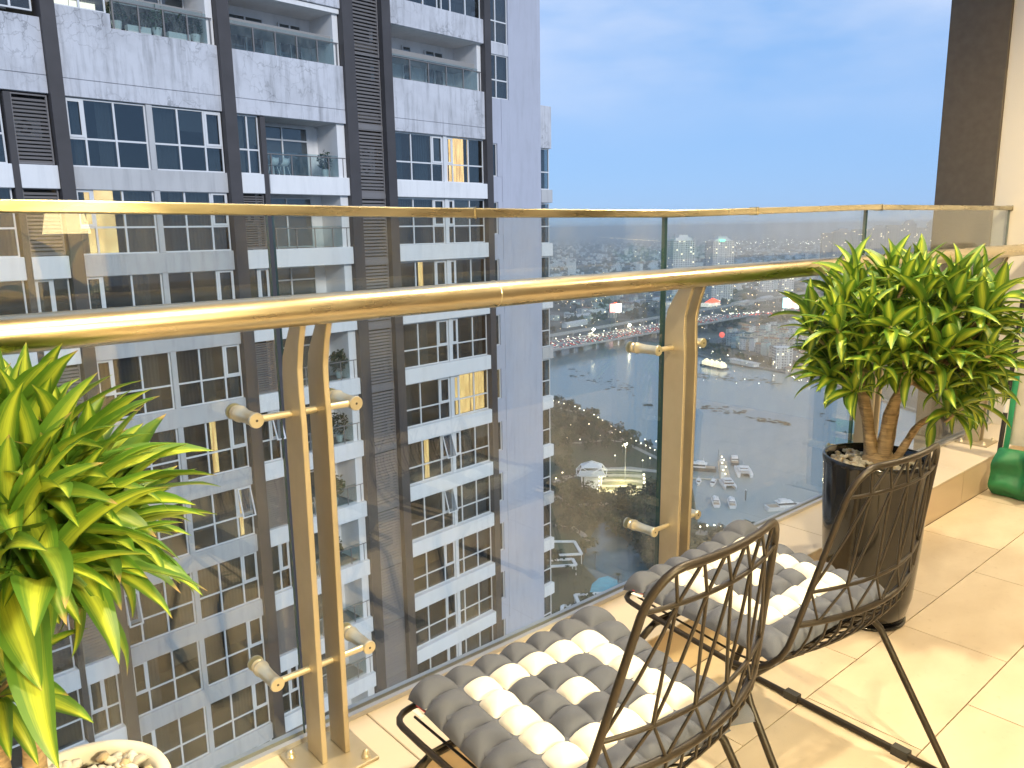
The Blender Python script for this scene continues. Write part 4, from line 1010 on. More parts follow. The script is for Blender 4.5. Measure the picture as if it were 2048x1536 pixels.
if o.data.polygons[0].normal.z < 0: o.data.flip_normals()
c_quay = mat('quay_stone', (.30, .30, .28), .9, noise=(.3, .3, 4)); c_path = mat('pale_paving', (.42, .40, .35), .9, noise=(.4, .2, 5)); c_road = mat('asphalt', (.24, .24, .245), .85, noise=(.2, .2, 5))
c_park = mat('park_ground', (.055, .075, .03), .95, noise=(.06, .5, 7), col2=(.09, .085, .05))
qpx = [(1335, 690), (1392, 711), (1445, 727), (1530, 740), (1600, 754), (1690, 780), (1760, 802), (1850, 832), (2000, 882)]
qa = [G(x, y) for x, y in qpx]; qb = [p+(p-CAM).normalized()*7 for p in qa]
o = MB().prism([(p.x, p.y) for p in qa]+[(p.x, p.y) for p in qb[::-1]], Z0+.02, Z0+2.2).build('quay', c_quay); tag(o, kind='structure')
park_px = [(1000, 775), (1105, 806), (1150, 818), (1190, 834), (1225, 858), (1262, 881), (1322, 908), (1362, 940), (1386, 985), (1396, 1056), (1500, 1068), (1600, 1062), (1720, 1062), (1900, 1120), (2000, 1500)]
pk = poly(park_px)+[(40, -60), (-60, -60), (-90, 300)]
o = MB().prism(pk, Z0+.05, Z0+1.8).build('park', c_park); tag(o, kind='structure')
PZ = 1.8
def path(pts, w, m, name, dz=PZ+.02, th=.06):
    P = [G(x, y, dz) for x, y in pts]; L, Rr = [], []
    for i, p in enumerate(P):
        d = (P[min(i+1, len(P)-1)]-P[max(i-1, 0)]); s = Vector((-d.y, d.x, 0)).normalized()*w/2; L.append(p+s); Rr.append(p-s)
    b = MB()
    for i in range(len(P)-1):
        b.add([L[i], Rr[i], Rr[i+1], L[i+1], L[i]+Vector((0, 0, th)), Rr[i]+Vector((0, 0, th)), Rr[i+1]+Vector((0, 0, th)), L[i+1]+Vector((0, 0, th))], [(4, 5, 6, 7), (0, 4, 7, 3), (1, 2, 6, 5)])
    o = b.build(name, m); tag(o, kind='structure'); return o
path([(1106, 812), (1150, 824), (1188, 841), (1222, 865), (1260, 890), (1318, 918), (1350, 948)], 4, c_path, 'promenade')
path([(1100, 975), (1130, 955), (1170, 945), (1210, 938), (1260, 936), (1330, 945), (1372, 960)], 6, c_path, 'park_path', PZ+.1)
path([(1100, 985), (1120, 1000), (1150, 1012), (1190, 1008), (1240, 1008)], 5, c_path, 'park_path', PZ+.18)
path([(1105, 1050), (1140, 1052), (1165, 1068), (1180, 1090)], 3.5, c_path, 'park_path', PZ+.26)
path([(1108, 885), (1160, 886), (1215, 880), (1290, 890), (1330, 897)], 2.5, c_path, 'park_path', PZ+.34)
path([(1392, 1064), (1450, 1072), (1540, 1072), (1640, 1062)], 7, c_path, 'boardwalk', PZ+.1)
def flat(px, dz, m, name, kind='structure'):
    q_ = [G(x, y, dz) for x, y in px]; o = MB().add(q_, [tuple(range(len(q_)))]).build(name, m)
    if o.data.polygons[0].normal.z < 0: o.data.flip_normals()
    if kind: tag(o, kind=kind)
    return o
c_pond = mat('pond_water', (.10, .16, .16), .12, noise=(.2, .2, 3)); c_pool = mat('pool_water', (.10, .50, .60), .08, noise=(.25, .3, 3))
flat([(1165, 1130), (1175, 1085), (1195, 1050), (1215, 1042), (1228, 1062), (1245, 1075), (1262, 1090), (1275, 1105), (1290, 1125), (1300, 1150), (1300, 1185), (1270, 1200), (1230, 1190), (1200, 1165)], PZ+.1, c_pond, 'pond')
flat([(1178, 1190), (1184, 1168), (1198, 1156), (1216, 1152), (1234, 1160), (1246, 1176), (1250, 1190), (1225, 1205), (1190, 1205)], PZ+.25, c_pool, 'swimming_pool')

# ------------------------------------------------------------------ trees
c_crown = [mat('tree_crown_%d' % i, c, .95) for i, c in enumerate(((.032, .048, .022), (.048, .062, .026), (.026, .042, .024), (.062, .066, .028)))]
c_trunk = mat('tree_trunk', (.10, .08, .06), .9)
tq_ = random.Random(12)
def crown_mesh(i, n=230):
    q = random.Random(i); b = MB(); lobes = [(Vector((q.uniform(-.55, .55), q.uniform(-.55, .55), q.uniform(.45, 1.05))), q.uniform(.32, .55)) for _ in range(6)]
    for _ in range(n):
        c, r_ = q.choice(lobes); d = Vector((q.gauss(0, 1), q.gauss(0, 1), q.gauss(0, 1))).normalized(); p = c+d*r_*q.uniform(.6, 1.08)
        a1 = Vector((q.gauss(0, 1), q.gauss(0, 1), q.gauss(0, .6))).normalized()*q.uniform(.07, .16); a2 = a1.orthogonal().normalized()*q.uniform(.06, .13)
        b.add([p-a1, p+a2, p+a1, p-a2], [(0, 1, 2, 3)])
    return b
CROWN = [crown_mesh(i) for i in range(6)]
CROWN_ME = [c.mesh('crown', c_crown[i % 4]) for i, c in enumerate(CROWN)]
TRUNK_ME = MB().tube([(0, 0, 0), (.02, .01, .3), (0, .03, .62)], [.05, .04, .025], 6).tube([(0, 0, .35), (.2, .1, .7)], [.025, .012], 5).tube([(0, 0, .32), (-.2, -.08, .65)], [.025, .012], 5).mesh('trunk', c_trunk)
PALM_C = MB()
for i in range(11):
    a = i*2*pi/11; PALM_C.grid(lambda u, v: (cos(a)*v*.55-sin(a)*(u-.5)*.12*(1-v), sin(a)*v*.55+cos(a)*(u-.5)*.12*(1-v), 1+.16*sin(v*2.6)-.25*v*v), 1, 4)
PALM_C = PALM_C.mesh('crown', c_crown[3])
n_tree = 0
def pix(p):
    d = Vector(p)-CAM; z = d.dot(FW); return 1024+F*d.dot(RT)/z, 768-F*d.dot(UP)/z
def park_zone(p):
    x, y = pix(p)
    if y < 862: return 'on the wooded point where the promenade meets the river'
    if y < 905: return 'on the lawn left of the floodlight mast' if x < 1245 else 'on the lawn right of the floodlight mast'
    if y < 985: return 'beside the pavilion and the lit steps' if x < 1330 else 'behind the second railing post'
    if y < 1050: return 'in the grove below the pavilion, left part' if x < 1190 else 'in the grove below the lit steps, middle' if x < 1270 else 'in the grove below the lit steps, beside the post'
    return 'around the canopies near the tower foot' if x < 1200 else 'on the dark shore right of the pond'
def tree(p, h, label, group, palm=False, wide=1.0, parts=True):
    global n_tree
    if n_tree >= 300: return
    n_tree += 1
    w = h*tq_.uniform(.55, .75)*wide; t = thing('palm_tree' if palm else 'tree', label, 'tree', p, tq_.random()*6, group)
    if palm: link('crown', PALM_C, t, (0, 0, 0), None, (h*.6, h*.6, h*.9)); link('trunk', TRUNK_ME, t, (0, 0, 0), None, (h*.3, h*.3, h*1.4)); return
    link('crown', CROWN_ME[tq_.randrange(6)], t, (0, 0, h*.02), None, (w, w, h*.68)); link('trunk', TRUNK_ME, t, (0, 0, 0), None, (h*.9, h*.9, h*.9))
def inpoly(x, y, P):
    c = False; n_ = len(P)
    for i in range(n_):
        (x1, y1), (x2, y2) = P[i], P[(i+1) % n_]
        if (y1 > y) != (y2 > y) and x < (x2-x1)*(y-y1)/(y2-y1)+x1: c = not c
    return c
def scatter(px, n_, mind, avoid=(), dz=0, tries=40, vis=True):
    P = poly(px); A = [poly(a) for a in avoid]; xs = [p[0] for p in P]; ys = [p[1] for p in P]; out = []
    for _ in range(n_*tries):
        x, y = tq_.uniform(min(xs), max(xs)), tq_.uniform(min(ys), max(ys))
        if not inpoly(x, y, P) or any(inpoly(x, y, a) for a in A) or any((x-o.x)**2+(y-o.y)**2 < mind**2 for o in out): continue
        out.append(Vector((x, y, Z0+dz)))
        if len(out) >= n_: break
    return out
amph = [(1150, 900), (1270, 915), (1345, 935), (1345, 975), (1285, 995), (1205, 1000), (1150, 985)]
pondp = [(1165, 1140), (1195, 1040), (1230, 1052), (1280, 1100), (1310, 1160), (1300, 1230), (1165, 1230), (1100, 1230), (1100, 1085), (1165, 1085)]
for p in scatter([(1095, 808), (1150, 822), (1190, 838), (1225, 862), (1262, 884), (1322, 912), (1345, 945), (1375, 990), (1388, 1060), (1380, 1160), (1290, 1250), (1150, 1270), (1090, 1270)], 128, 6.5, (amph, pondp), PZ):
    d = (p-CAM).length; zn = park_zone(p); tree(p, tq_.uniform(6, 11), 'dark leafy tree '+zn, 'park trees '+zn)
for x, y, h in ((1238, 1040, 9), (1250, 1062, 11), (1232, 1072, 10), (1262, 1075, 9), (1244, 1055, 10), (1290, 1110, 11), (1305, 1135, 11), (1310, 1165, 10), (1225, 1050, 8), (1300, 990, 10), (1312, 1005, 11), (1325, 990, 10), (1290, 1005, 10), (1210, 1000, 7), (1225, 1010, 8), (1160, 995, 7), (1180, 1000, 6)):
    tree(G(x, y, PZ), h, 'dark tree between the pond and the lit steps of the park', 'trees round the park pond')
for x, y in ((1135, 1165), (1150, 1180), (1162, 1172), (1172, 1195), (1236, 1188), (1150, 1205), (1120, 1190), (1190, 1140), (1140, 1020), (1125, 1015), (1110, 1030)):
    tree(G(x, y, PZ), tq_.uniform(8, 11), 'slender palm beside the swimming pool below', 'palms near the pool', True)
for p in scatter([(1392, 1066), (1480, 1080), (1640, 1072), (1640, 1130), (1560, 1190), (1390, 1190)], 34, 6, (), PZ): zn = ('beside the post' if pix(p)[0] < 1440 else 'left of the round light tree' if pix(p)[0] < 1500 else 'right of the round light tree'); tree(p, tq_.uniform(6, 9), 'dark tree on the near shore '+zn, 'near shore trees '+zn)
tree(G(1500, 1098, PZ), 15, 'large round light green tree at the water edge by the moored yacht', None, False, 1.2)
for p in scatter([(1398, 700), (1450, 718), (1540, 734), (1610, 748), (1720, 782), (1760, 774), (1640, 738), (1540, 724), (1450, 704), (1400, 682)], 46, 8): zn = 'left' if pix(p)[0] < 1500 else 'middle' if pix(p)[0] < 1600 else 'right'; tree(p, tq_.uniform(6, 10), 'dark tree along the %s part of the far quay before the houses' % zn, 'trees along the far quay, '+zn)
for p in scatter([(1396, 654), (1500, 640), (1600, 622), (1720, 610), (1720, 625), (1600, 643), (1500, 657), (1400, 668)], 34, 12): zn = ('left end' if pix(p)[0] < 1490 else 'middle' if pix(p)[0] < 1590 else 'end behind the plant'); tree(p, tq_.uniform(9, 14), 'dark tree in the %s of the belt beside the highway' % zn, 'highway trees, '+zn)
for p in scatter([(1100, 640), (1335, 606), (1335, 632), (1240, 646), (1100, 668)], 22, 14): tree(p, tq_.uniform(9, 14), 'dark tree between the low sheds behind the bridge', 'trees behind the bridge')
# woods and orchards past the limit: one mass
fb = MB(); fq = random.Random(31)
def fartree(p, h):
    for _ in range(5):
        c = p+Vector((fq.uniform(-.35, .35)*h, fq.uniform(-.35, .35)*h, h*fq.uniform(.3, .6))); r_ = h*fq.uniform(.22, .4); vs = []
        for k in range(5): a = k*2*pi/5+fq.random(); vs.append(c+Vector((cos(a)*r_, sin(a)*r_, -r_*fq.uniform(.2, .6))))
        vs.append(c+Vector((0, 0, r_*.8))); fb.add(vs, [(k, (k+1) % 5, 5) for k in range(5)])
for px_, n_, md in (([(1100, 600), (1335, 575), (1335, 625), (1100, 662)], 170, 8), ([(1340, 570), (1740, 540), (1740, 605), (1400, 640)], 230, 9), ([(1090, 530), (1740, 505), (1740, 545), (1090, 600)], 1200, 14), ([(1090, 492), (1900, 470), (1900, 505), (1090, 532)], 1500, 20), ([(1620, 640), (1800, 600), (1800, 780), (1700, 770)], 150, 8)):
    P = poly(px_); xs = [p[0] for p in P]; ys = [p[1] for p in P]; k = 0
    while k < n_:
        x, y = fq.uniform(min(xs), max(xs)), fq.uniform(min(ys), max(ys))
        if inpoly(x, y, P) and mnoise.noise(Vector((x*.004, y*.004, 1))) > -.25: fartree(Vector((x, y, Z0)), fq.uniform(8, 16)*(1+.00015*y))
        k += 1
o = fb.build('distant_woods', c_crown[2]); tag(o, 'dark woods and gardens spread over the plain', None, None, 'stuff')
# ------------------------------------------------------------------ houses
h_wall = [mat('house_wall_%d' % i, c, .85, noise=(.5, .15, 4)) for i, c in enumerate(((.80, .82, .82), (.68, .74, .75), (.52, .66, .66), (.72, .68, .58), (.46, .47, .48)))]
h_roof = [mat('house_roof_%d' % i, c, .9) for i, c in enumerate(((.30, .31, .31), (.20, .22, .23), (.32, .17, .12)))]
h_win = mat('house_window', (.05, .06, .07), .3); h_lit = mat('house_window_lit', (.9, .8, .6), .5, emit=(1, .82, .5), estr=3, sample=False)
def house_mesh(w, d, h, wm, rm, q, style):
    b = MB(); b.k = 0; b.box(-w/2, w/2, -d/2, d/2, 0, h)
    fl_ = max(2, int(h/3.3)); b.k = 2
    for f in range(fl_):
        z = .9+f*h/fl_; n_ = max(1, int(w/2.6))
        for i in range(n_):
            x = -w/2+(i+.5)*w/n_; b.k = 3 if q.random() < .09 else 2
            b.box(x-.6, x+.6, -d/2-.05, -d/2+.02, z, z+1.5)
        for i in range(max(1, int(d/4))):
            yy = -d/2+(i+.5)*d/max(1, int(d/4)); b.k = 3 if q.random() < .06 else 2
            b.box(w/2-.02, w/2+.05, yy-.6, yy+.6, z, z+1.5); b.box(-w/2-.05, -w/2+.02, yy-.6, yy+.6, z, z+1.5)
        if f and q.random() < .6: b.k = 0; b.box(-w/2, w/2, -d/2-.9, -d/2-.055, f*h/fl_-.1, f*h/fl_+.75)
    b.k = 1
    if style == 0: b.box(-w/2+.25, w/2-.25, -d/2+.25, d/2-.25, h, h+.05); b.k = 0; b.box(-w*.2, w*.3, 0, d*.4, h+.05, h+2.6); b.box(-w/2, w/2, -d/2, -d/2+.2, h, h+.9); b.box(-w/2, -w/2+.2, -d/2+.2, d/2, h, h+.9)
    elif style == 1: b.add([(-w/2-.3, -d/2-.3, h), (w/2+.3, -d/2-.3, h), (w/2+.3, d/2+.3, h), (-w/2-.3, d/2+.3, h), (0, -d/2-.3, h+w*.36), (0, d/2+.3, h+w*.36)], [(0, 1, 4), (1, 2, 5, 4), (2, 3, 5), (3, 0, 4, 5)])
    else: b.box(-w/2-.2, w/2+.2, -d/2-.2, d/2+.2, h, h+.25)
    return b.mesh('house', [wm, rm, h_win, h_lit])
hq = random.Random(77); HOUSE = []
kinds = ('narrow pale house with a roof terrace', 'narrow house with a pitched roof', 'tall slim white house with a flat roof', 'grey green town house', 'small house with a brown roof')
for i in range(15):
    st = i % 3; HOUSE.append((house_mesh(hq.uniform(4.5, 8), hq.uniform(9, 14), hq.uniform(7, 18), h_wall[hq.choice((0, 0, 1, 1, 2, 3, 4))], h_roof[2 if (st == 1 and i % 2) else hq.randrange(2)], hq, st), ('narrow terraced roof house', 'narrow pitched roof house', 'slim flat roofed house')[st]))
P = poly([(1396, 672), (1470, 652), (1560, 642), (1668, 632), (1668, 742), (1610, 724), (1540, 714), (1450, 690), (1400, 684)])
bd = (G(1493, 633)-G(1109, 700)); bd.z = 0; bd.normalize(); bp_ = Vector((-bd.y, bd.x, 0))
xs = [bd.x*p[0]+bd.y*p[1] for p in P]; ys = [bp_.x*p[0]+bp_.y*p[1] for p in P]; nh = 0
yy = min(ys)
while yy < max(ys):
    xx = min(xs)+hq.uniform(0, 5)
    while xx < max(xs):
        p = bd*xx+bp_*(yy+hq.uniform(-2, 2))
        if inpoly(p.x, p.y, P) and hq.random() < .86 and nh < 240:
            me, lb = HOUSE[hq.randrange(15)]; rz = math.atan2(bd.y, bd.x)+hq.choice((0, 0, pi/2))+hq.uniform(-.08, .08)
            o = link('house', me, None, (p.x, p.y, Z0), (0, 0, rz), (1, 1, hq.uniform(.8, 1.15))); zx, zy = pix(o.location); zn = ('front rows' if zy > 712 else 'middle rows' if zy > 682 else 'back rows')+(' behind the plant' if zx > 1610 else ' left of large block' if zx < 1545 else ' by large block'); tag(o, lb+' in '+zn, 'house', 'houses across the river: '+lb+', '+zn); nh += 1
        xx += hq.uniform(7.5, 11)
    yy += 15.5
def low_house(px, py, label, grp, w=1.0, h=.6):
    me, lb = HOUSE[hq.randrange(15)]; o = link('house', me, None, G(px, py), (0, 0, math.atan2(bd.y, bd.x)+hq.uniform(-.3, .3)), (w, w, h)); tag(o, lb+label, 'house', grp+lb)
for p in scatter([(1100, 598), (1335, 575), (1335, 618), (1230, 640), (1100, 655)], 60, 16):
    me, lb = HOUSE[hq.randrange(15)]; o = link('house', me, None, p, (0, 0, math.atan2(bd.y, bd.x)+hq.uniform(-.3, .3)), (1.5, 1.6, .6)); tag(o, 'low '+lb+' among trees behind the bridge', 'house', 'low houses behind the bridge: '+lb)
h_shed = mat('shed_roof', (.55, .57, .58), .6)
for (x, y, w, d, rz, lb) in ((1255, 618, 90, 18, .1, 'long pale shed roof to the right of the lit billboard'), (1290, 606, 120, 22, .05, 'longest pale shed roof behind the lit billboard'), (1160, 638, 50, 16, .0, 'pale shed roof low on the left near the tower'), (1190, 628, 45, 22, .1, 'grey gabled hall left of the lit billboard'), (1150, 652, 60, 10, .1, 'thin white canopy roof beside the viaduct'), (1485, 610, 46, 30, .1, 'white hall roof beside the highway'), (1530, 600, 60, 14, .1, 'flat pale roof near the bright billboard')):
    t = thing('shed', lb, 'shed', G(x, y), math.atan2(bd.y, bd.x)+rz)
    MB().box(-w/2, w/2, -d/2, d/2, 0, 6).build('wall', h_wall[1], t)
    MB().add([(-w/2-.5, -d/2-.5, 6.01), (w/2+.5, -d/2-.5, 6.01), (w/2+.5, d/2+.5, 6.01), (-w/2-.5, d/2+.5, 6.01), (-w/2-.5, 0, 9), (w/2+.5, 0, 9)], [(0, 1, 5, 4), (2, 3, 4, 5), (0, 4, 3), (1, 2, 5), (3, 2, 1, 0)]).build('roof', h_shed, t)
def block(px0, px1, yb, yt, floors, cols, label, wm=None, depth=.7, rz=0, crown=True, lit=.08, name='apartment_block', bright=2.5, skew=.35):
    g = G((px0+px1)/2, yb); D = ((g-CAM).dot(FW)); w = (px1-px0)/F*D/(cos(skew)+depth*sin(skew)); top = at_z((px0+px1)/2, yb, Z0); h = H-( (yt-768)*0+1 )*0
    # height from the ray through the roof at the same horizontal distance
    rr = ray((px0+px1)/2, yt); hd_ = sqrt((g.x)**2+(g.y)**2); h = (ZC+rr.z/sqrt(rr.x**2+rr.y**2)*hd_)-Z0
    ang = math.atan2(g.y, g.x)-pi/2
    t = thing(name, label, 'building', g, ang+skew)
    wm = wm or h_wall[0]; d = w*depth
    MB().box(-w/2, w/2, 0, d, 0, h*.93).build('body', wm, t)
    wb, lb_ = MB(), MB(); q = random.Random(int(px0)); fh = h*.93/floors
    for f in range(floors):
        for i in range(cols):
            for sd_ in (0, 1, 2):
                b = lb_ if q.random() < lit else wb; z = f*fh
                if sd_ == 0: x = -w/2+(i+.5)*w/cols; b.box(x-w/cols*.27, x+w/cols*.27, -.25, .1, z+fh*.3, z+fh*.78)
                elif i < cols*depth: y = (i+.5)*d/max(1, int(cols*depth)); y = min(y, d-.5); (b.box(w/2-.1, w/2+.25, y-.9, y+.9, z+fh*.25, z+fh*.82) if sd_ == 1 else b.box(-w/2-.25, -w/2+.1, y-.9, y+.9, z+fh*.25, z+fh*.82))
    tag(wb.build('windows', h_win, t), kind='stuff')
    if lb_.v: tag(lb_.build('lit_windows', h_lit, t), kind='stuff')
    for i in range(0, 5): 
        x = -w/2+w*(i/4); MB().box(x-.5, x+.5, -.9, -.255, 0, h*.93).build('fin', wm, t)
    if crown:
        MB().box(-w*.38, w*.38, d*.1, d*.9, h*.93+.02, h*.965).build('roof_storey', wm, t); MB().box(-w*.2, w*.25, d*.2, d*.8, h*.965+.02, h).build('roof_plant', wm, t)
        for i in (-.3, .1, .3): MB().box(w*i-.5, w*i+.5, d*.5-.5, d*.5+.5, h*.93, h*1.02).build('mast', h_wall[4], t)
    return t
block(1337, 1393, 622, 470, 34, 9, 'left of two white apartment towers beyond the river', h_wall[0], .7, skew=.5)
tt = block(1416, 1471, 603, 473, 34, 9, 'right of two white apartment towers, green light on its roof', h_wall[0], .7, skew=.5)
m_grn = mat('green_sign', (.1, .9, .4), .5, emit=(.1, 1, .45), estr=6, sample=False)
tp = [c for c in tt.children if c.name.startswith('roof_storey')][0]
zt = max(v.co.z for v in tp.data.vertices); MB().box(-9, 2, -.8, -.3, zt-5, zt-2).build('roof_sign', m_grn, tt)
h_pale = mat('pale_block_wall', (.80, .82, .84), .8)
block(1520, 1549, 584, 556, 7, 6, 'low pale block with tall columns under the handrail', h_pale, .8, crown=False)
block(1560, 1589, 590, 553, 9, 5, 'pale tower block right of the columned block', h_pale, .9, crown=False)
block(1340, 1362, 640, 585, 7, 5, 'teal glass office block beside the second post', h_wall[2], .8, crown=False)
block(1290, 1306, 612, 588, 5, 4, 'small grey block under the handrail left of the post', h_wall[1], .8, crown=False)
block(1548, 1586, 738, 692, 8, 6, 'large white block among the houses across the river', h_wall[0], .8, crown=False, lit=.05)
block(1330, 1342, 650, 600, 5, 3, 'narrow white block behind the glass seam', h_wall[0], .9, crown=False)
hz_wall = mat('hazy_block_wall', (.40, .41, .43), .85)
for i, (a, b_, yb, yt) in enumerate(((1640, 1664, 548, 460), (1662, 1700, 548, 457), (1700, 1735, 546, 452), (1738, 1768, 545, 450), (1768, 1800, 544, 443), (1800, 1826, 542, 440), (1826, 1850, 541, 449), (1850, 1880, 540, 437), (1882, 1915, 540, 446))):
    block(a, b_, yb, yt, 30, 7, ('%s hazy high rise slab of the cluster on the horizon' % ('leftmost', 'second', 'third', 'fourth', 'fifth', 'sixth', 'seventh', 'eighth', 'rightmost')[i]), hz_wall, .6, lit=.07, crown=(i % 2 == 1), skew=.25)
# red brown roofed shed on the quay
t = thing('quay_hall', 'hall with a faded red brown roof at the quay behind the plant', 'building', G(1605, 745), math.atan2(bd.y, bd.x))
MB().box(-22, 22, -9, 9, 0, 7).build('wall', h_wall[3], t); MB().box(-23, 23, -10, 10, 7.01, 7.6).build('roof', mat('faded_red_roof', (.34, .22, .19), .9), t)
# scattered far buildings of the plain: one mass
fbm = MB()
for _ in range(2600):
    px, py = fq.uniform(1090, 1950), 449+ 14*math.exp(fq.uniform(.2, 2.25)); 
    if inpoly(px, py, fr): continue
    g = G(px, py); s_ = fq.uniform(8, 26); hh = fq.uniform(4, 14)*(1 if fq.random() < .95 else 3.5); c, s2 = cos(fq.random()), sin(fq.random())
    fbm.obox(g+Vector((0, 0, hh/2)), (c*s_/2, s2*s_/2, 0), (-s2*s_*.4, c*s_*.4, 0), (0, 0, hh/2))
o = fbm.build('distant_buildings', h_wall[1]); tag(o, 'low buildings scattered over the hazy plain', None, None, 'stuff')
# ------------------------------------------------------------------ bridge, viaduct, traffic
c_deck = mat('bridge_concrete', (.42, .43, .43), .85, noise=(.15, .2, 4)); c_mark = mat('road_paint', (.7, .7, .68), .7)
m_head = mat('headlight', (1, 1, 1), .5, emit=(1, .93, .75), estr=6, sample=False); m_tail = mat('tail_light', (1, .1, .05), .5, emit=(1, .06, .03), estr=3, sample=False)
DZ = 12
def deck(p0, p1, w, ext0, ext1, th, name, label, dz, walls=True, piers=True):
    """deck whose near edge runs through two points; local x along, y to the far side"""
    a, b = G(*p0, dz), G(*p1, dz); d = (b-a); d.z = 0; L = d.length; d.normalize(); ang = math.atan2(d.y, d.x)
    t = thing(name, label, 'bridge', (a.x, a.y, Z0), ang)
    MB().box(-ext0, L+ext1, 0, w, dz-th, dz).build('deck', c_deck, t)
    if walls:
        MB().box(-ext0, L+ext1, .0, .35, dz+.003, dz+1.0).build('parapet', c_deck, t); MB().box(-ext0, L+ext1, w-.35, w, dz+.003, dz+1.0).build('parapet', c_deck, t)
    if piers:
        x = -ext0+20
        while x < L+ext1:
            MB().box(x-2, x+2, w*.12, w*.88, dz-th-2, dz-th-.003).box(x-1.4, x+1.4, w*.2, w*.34, .1, dz-th-2.003).box(x-1.4, x+1.4, w*.66, w*.8, .1, dz-th-2.003).build('pier', c_deck, t); x += 46
    return t, L, ang, a, d
bt, BL, bang, ba, bdir = deck((1109, 699), (1493, 632), 52, 200, 0, 1.8, 'river_bridge', 'wide road bridge crowded with cars crossing the river', DZ)
MB().box(-199, BL-1, 1.2, 24, DZ+.004, DZ+.06).build('roadway', c_road, bt); MB().box(-199, BL-1, 28, 50.5, DZ+.004, DZ+.06).build('roadway', c_road, bt)
MB().box(-199, BL-1, 24.3, 27.7, DZ+.004, DZ+1).build('median', c_deck, bt)
mk = MB()
for y in (5.8, 10.4, 15, 19.6, 32.6, 37.2, 41.8, 46.4):
    x = -190
    while x < BL: mk.box(x, x+4, y-.12, y+.12, DZ+.064, DZ+.072); x += 10
tag(mk.build('lane_marks', c_mark, bt), kind='stuff')
# highway continuing on land
hw = MB().box(BL, BL+900, 0, 52, .2, 1.0)
o = hw.build('highway', c_road, None); o.location = (ba.x, ba.y, Z0); o.rotation_euler.z = bang; tag(o, kind='structure')
rmp = MB().add([(BL, 0, DZ-.002), (BL, 52, DZ-.002), (BL+190, 52, 1.01), (BL+190, 0, 1.01), (BL, 0, .1), (BL, 52, .1), (BL+190, 52, .1), (BL+190, 0, .1)], [(0, 3, 2, 1), (0, 4, 7, 3), (1, 2, 6, 5), (0, 1, 5, 4)])
o = rmp.build('ramp', c_road, None); o.location = (ba.x, ba.y, Z0); o.rotation_euler.z = bang; tag(o, kind='structure')
deck((1104, 671.5), (1322, 634.5), 9, 200, 620, 1.6, 'rail_viaduct', 'slim elevated rail viaduct running beside the road bridge', 13)
# cars
m_glassd = mat('car_glass', (.03, .035, .04), .1); CARM = [mat('car_paint_%d' % i, c, .35) for i, c in enumerate(((.62, .62, .62), (.05, .05, .055), (.30, .31, .33), (.35, .05, .04)))]
m_tyre = mat('tyre', (.02, .02, .02), .8)
def car_mesh(m, bus=False):
    b = MB(); L, w, h = (9, 2.4, 2.9) if bus else (4.4, 1.8, 1.45)
    def loft(secs):
        vs = []; 
        for (x, w_, z0_, z1_) in secs: vs += [(x, -w_/2, z0_), (x, w_/2, z0_), (x, w_/2*.92, z1_), (x, -w_/2*.92, z1_)]
        n_ = len(secs); b.add(vs, [(i*4+k, i*4+(k+1) % 4, i*4+4+(k+1) % 4, i*4+4+k) for i in range(n_-1) for k in range(4)]+[(3, 2, 1, 0), ((n_-1)*4, (n_-1)*4+1, (n_-1)*4+2, (n_-1)*4+3)])
    b.k = 0
    if bus: loft([(-L/2, w, .4, h-.2), (-L/2+.3, w, .4, h), (L/2-.3, w, .4, h), (L/2, w, .4, h-.3)]); b.k = 1; b.box(-L/2+.5, L/2-.5, -w/2-.02, w/2+.02, 1.5, 2.3)
    else:
        loft([(-2.2, 1.6, .35, .75), (-2.0, 1.78, .3, .95), (-.9, 1.8, .3, .98), (1.0, 1.8, .3, .92), (2.0, 1.75, .3, .8), (2.2, 1.5, .35, .6)])
        b.k = 1; loft([(-1.75, 1.5, .95, 1.0), (-1.2, 1.55, .95, 1.38), (.2, 1.55, .95, 1.42), (1.0, 1.5, .93, .97)]); b.k = 0; b.box(-1.15, .15, -.68, .68, 1.39, 1.45)
    b.k = 4
    for x in (-L*.3, L*.3):
        for s in (-1, 1): b.lathe([(.33, -.1), (.33, .1)], (x, s*(w/2-.08), .33), 10, 'y')
    for s in (-1, 1):
        b.k = 2; b.box(L/2-.12, L/2+.04, s*w*.33-.28, s*w*.33+.28, .5, .95)
        b.k = 3; b.box(-L/2-.04, -L/2+.12, s*w*.36-.26, s*w*.36+.26, .6, 1.0)
    return b.mesh('car', [m, m_glassd, m_head, m_tail, m_tyre])
CARS = [(car_mesh(CARM[i]), ('white car', 'black car', 'grey car', 'red car')[i]) for i in range(4)]; BUS = (car_mesh(CARM[0], True), 'white bus')
cq = random.Random(55); used = []; nc = 0
while nc < 285:
    ln = cq.choice((3.5, 8, 12.6, 17.2, 21.8, 30.2, 34.8, 39.4, 44, 48.5)); x = cq.uniform(-80, BL-4)
    if any(l_ == ln and abs(x-x_) < 9 for l_, x_ in used): 
        if len(used) > 330: break
        used.append((-1, 0)) if cq.random() < .01 else None
        continue
    used.append((ln, x)); me, lb = CARS[cq.randrange(4)] if cq.random() < .93 else BUS
    p = ba+bdir*x+Vector((-bdir.y, bdir.x, 0))*(ln+cq.uniform(-.4, .4)); far = ln > 26
    o = link('car' if me is not BUS[0] else 'bus', me, None, (p.x, p.y, Z0+DZ+.062), (0, 0, bang+(pi if far else 0)+cq.uniform(-.02, .02)), 1.12)
    zx = pix(p)[0]; zn = 'left end' if zx < 1180 else 'left half' if zx < 1260 else 'middle' if zx < 1340 else 'right end'; tag(o, lb+(' with headlights on in the far lanes at the ' if far else ' seen from behind in the near lanes at the ')+zn+' of the bridge', 'bus' if me is BUS[0] else 'car', ('far' if far else 'near')+' lane traffic, '+zn+': '+lb); nc += 1
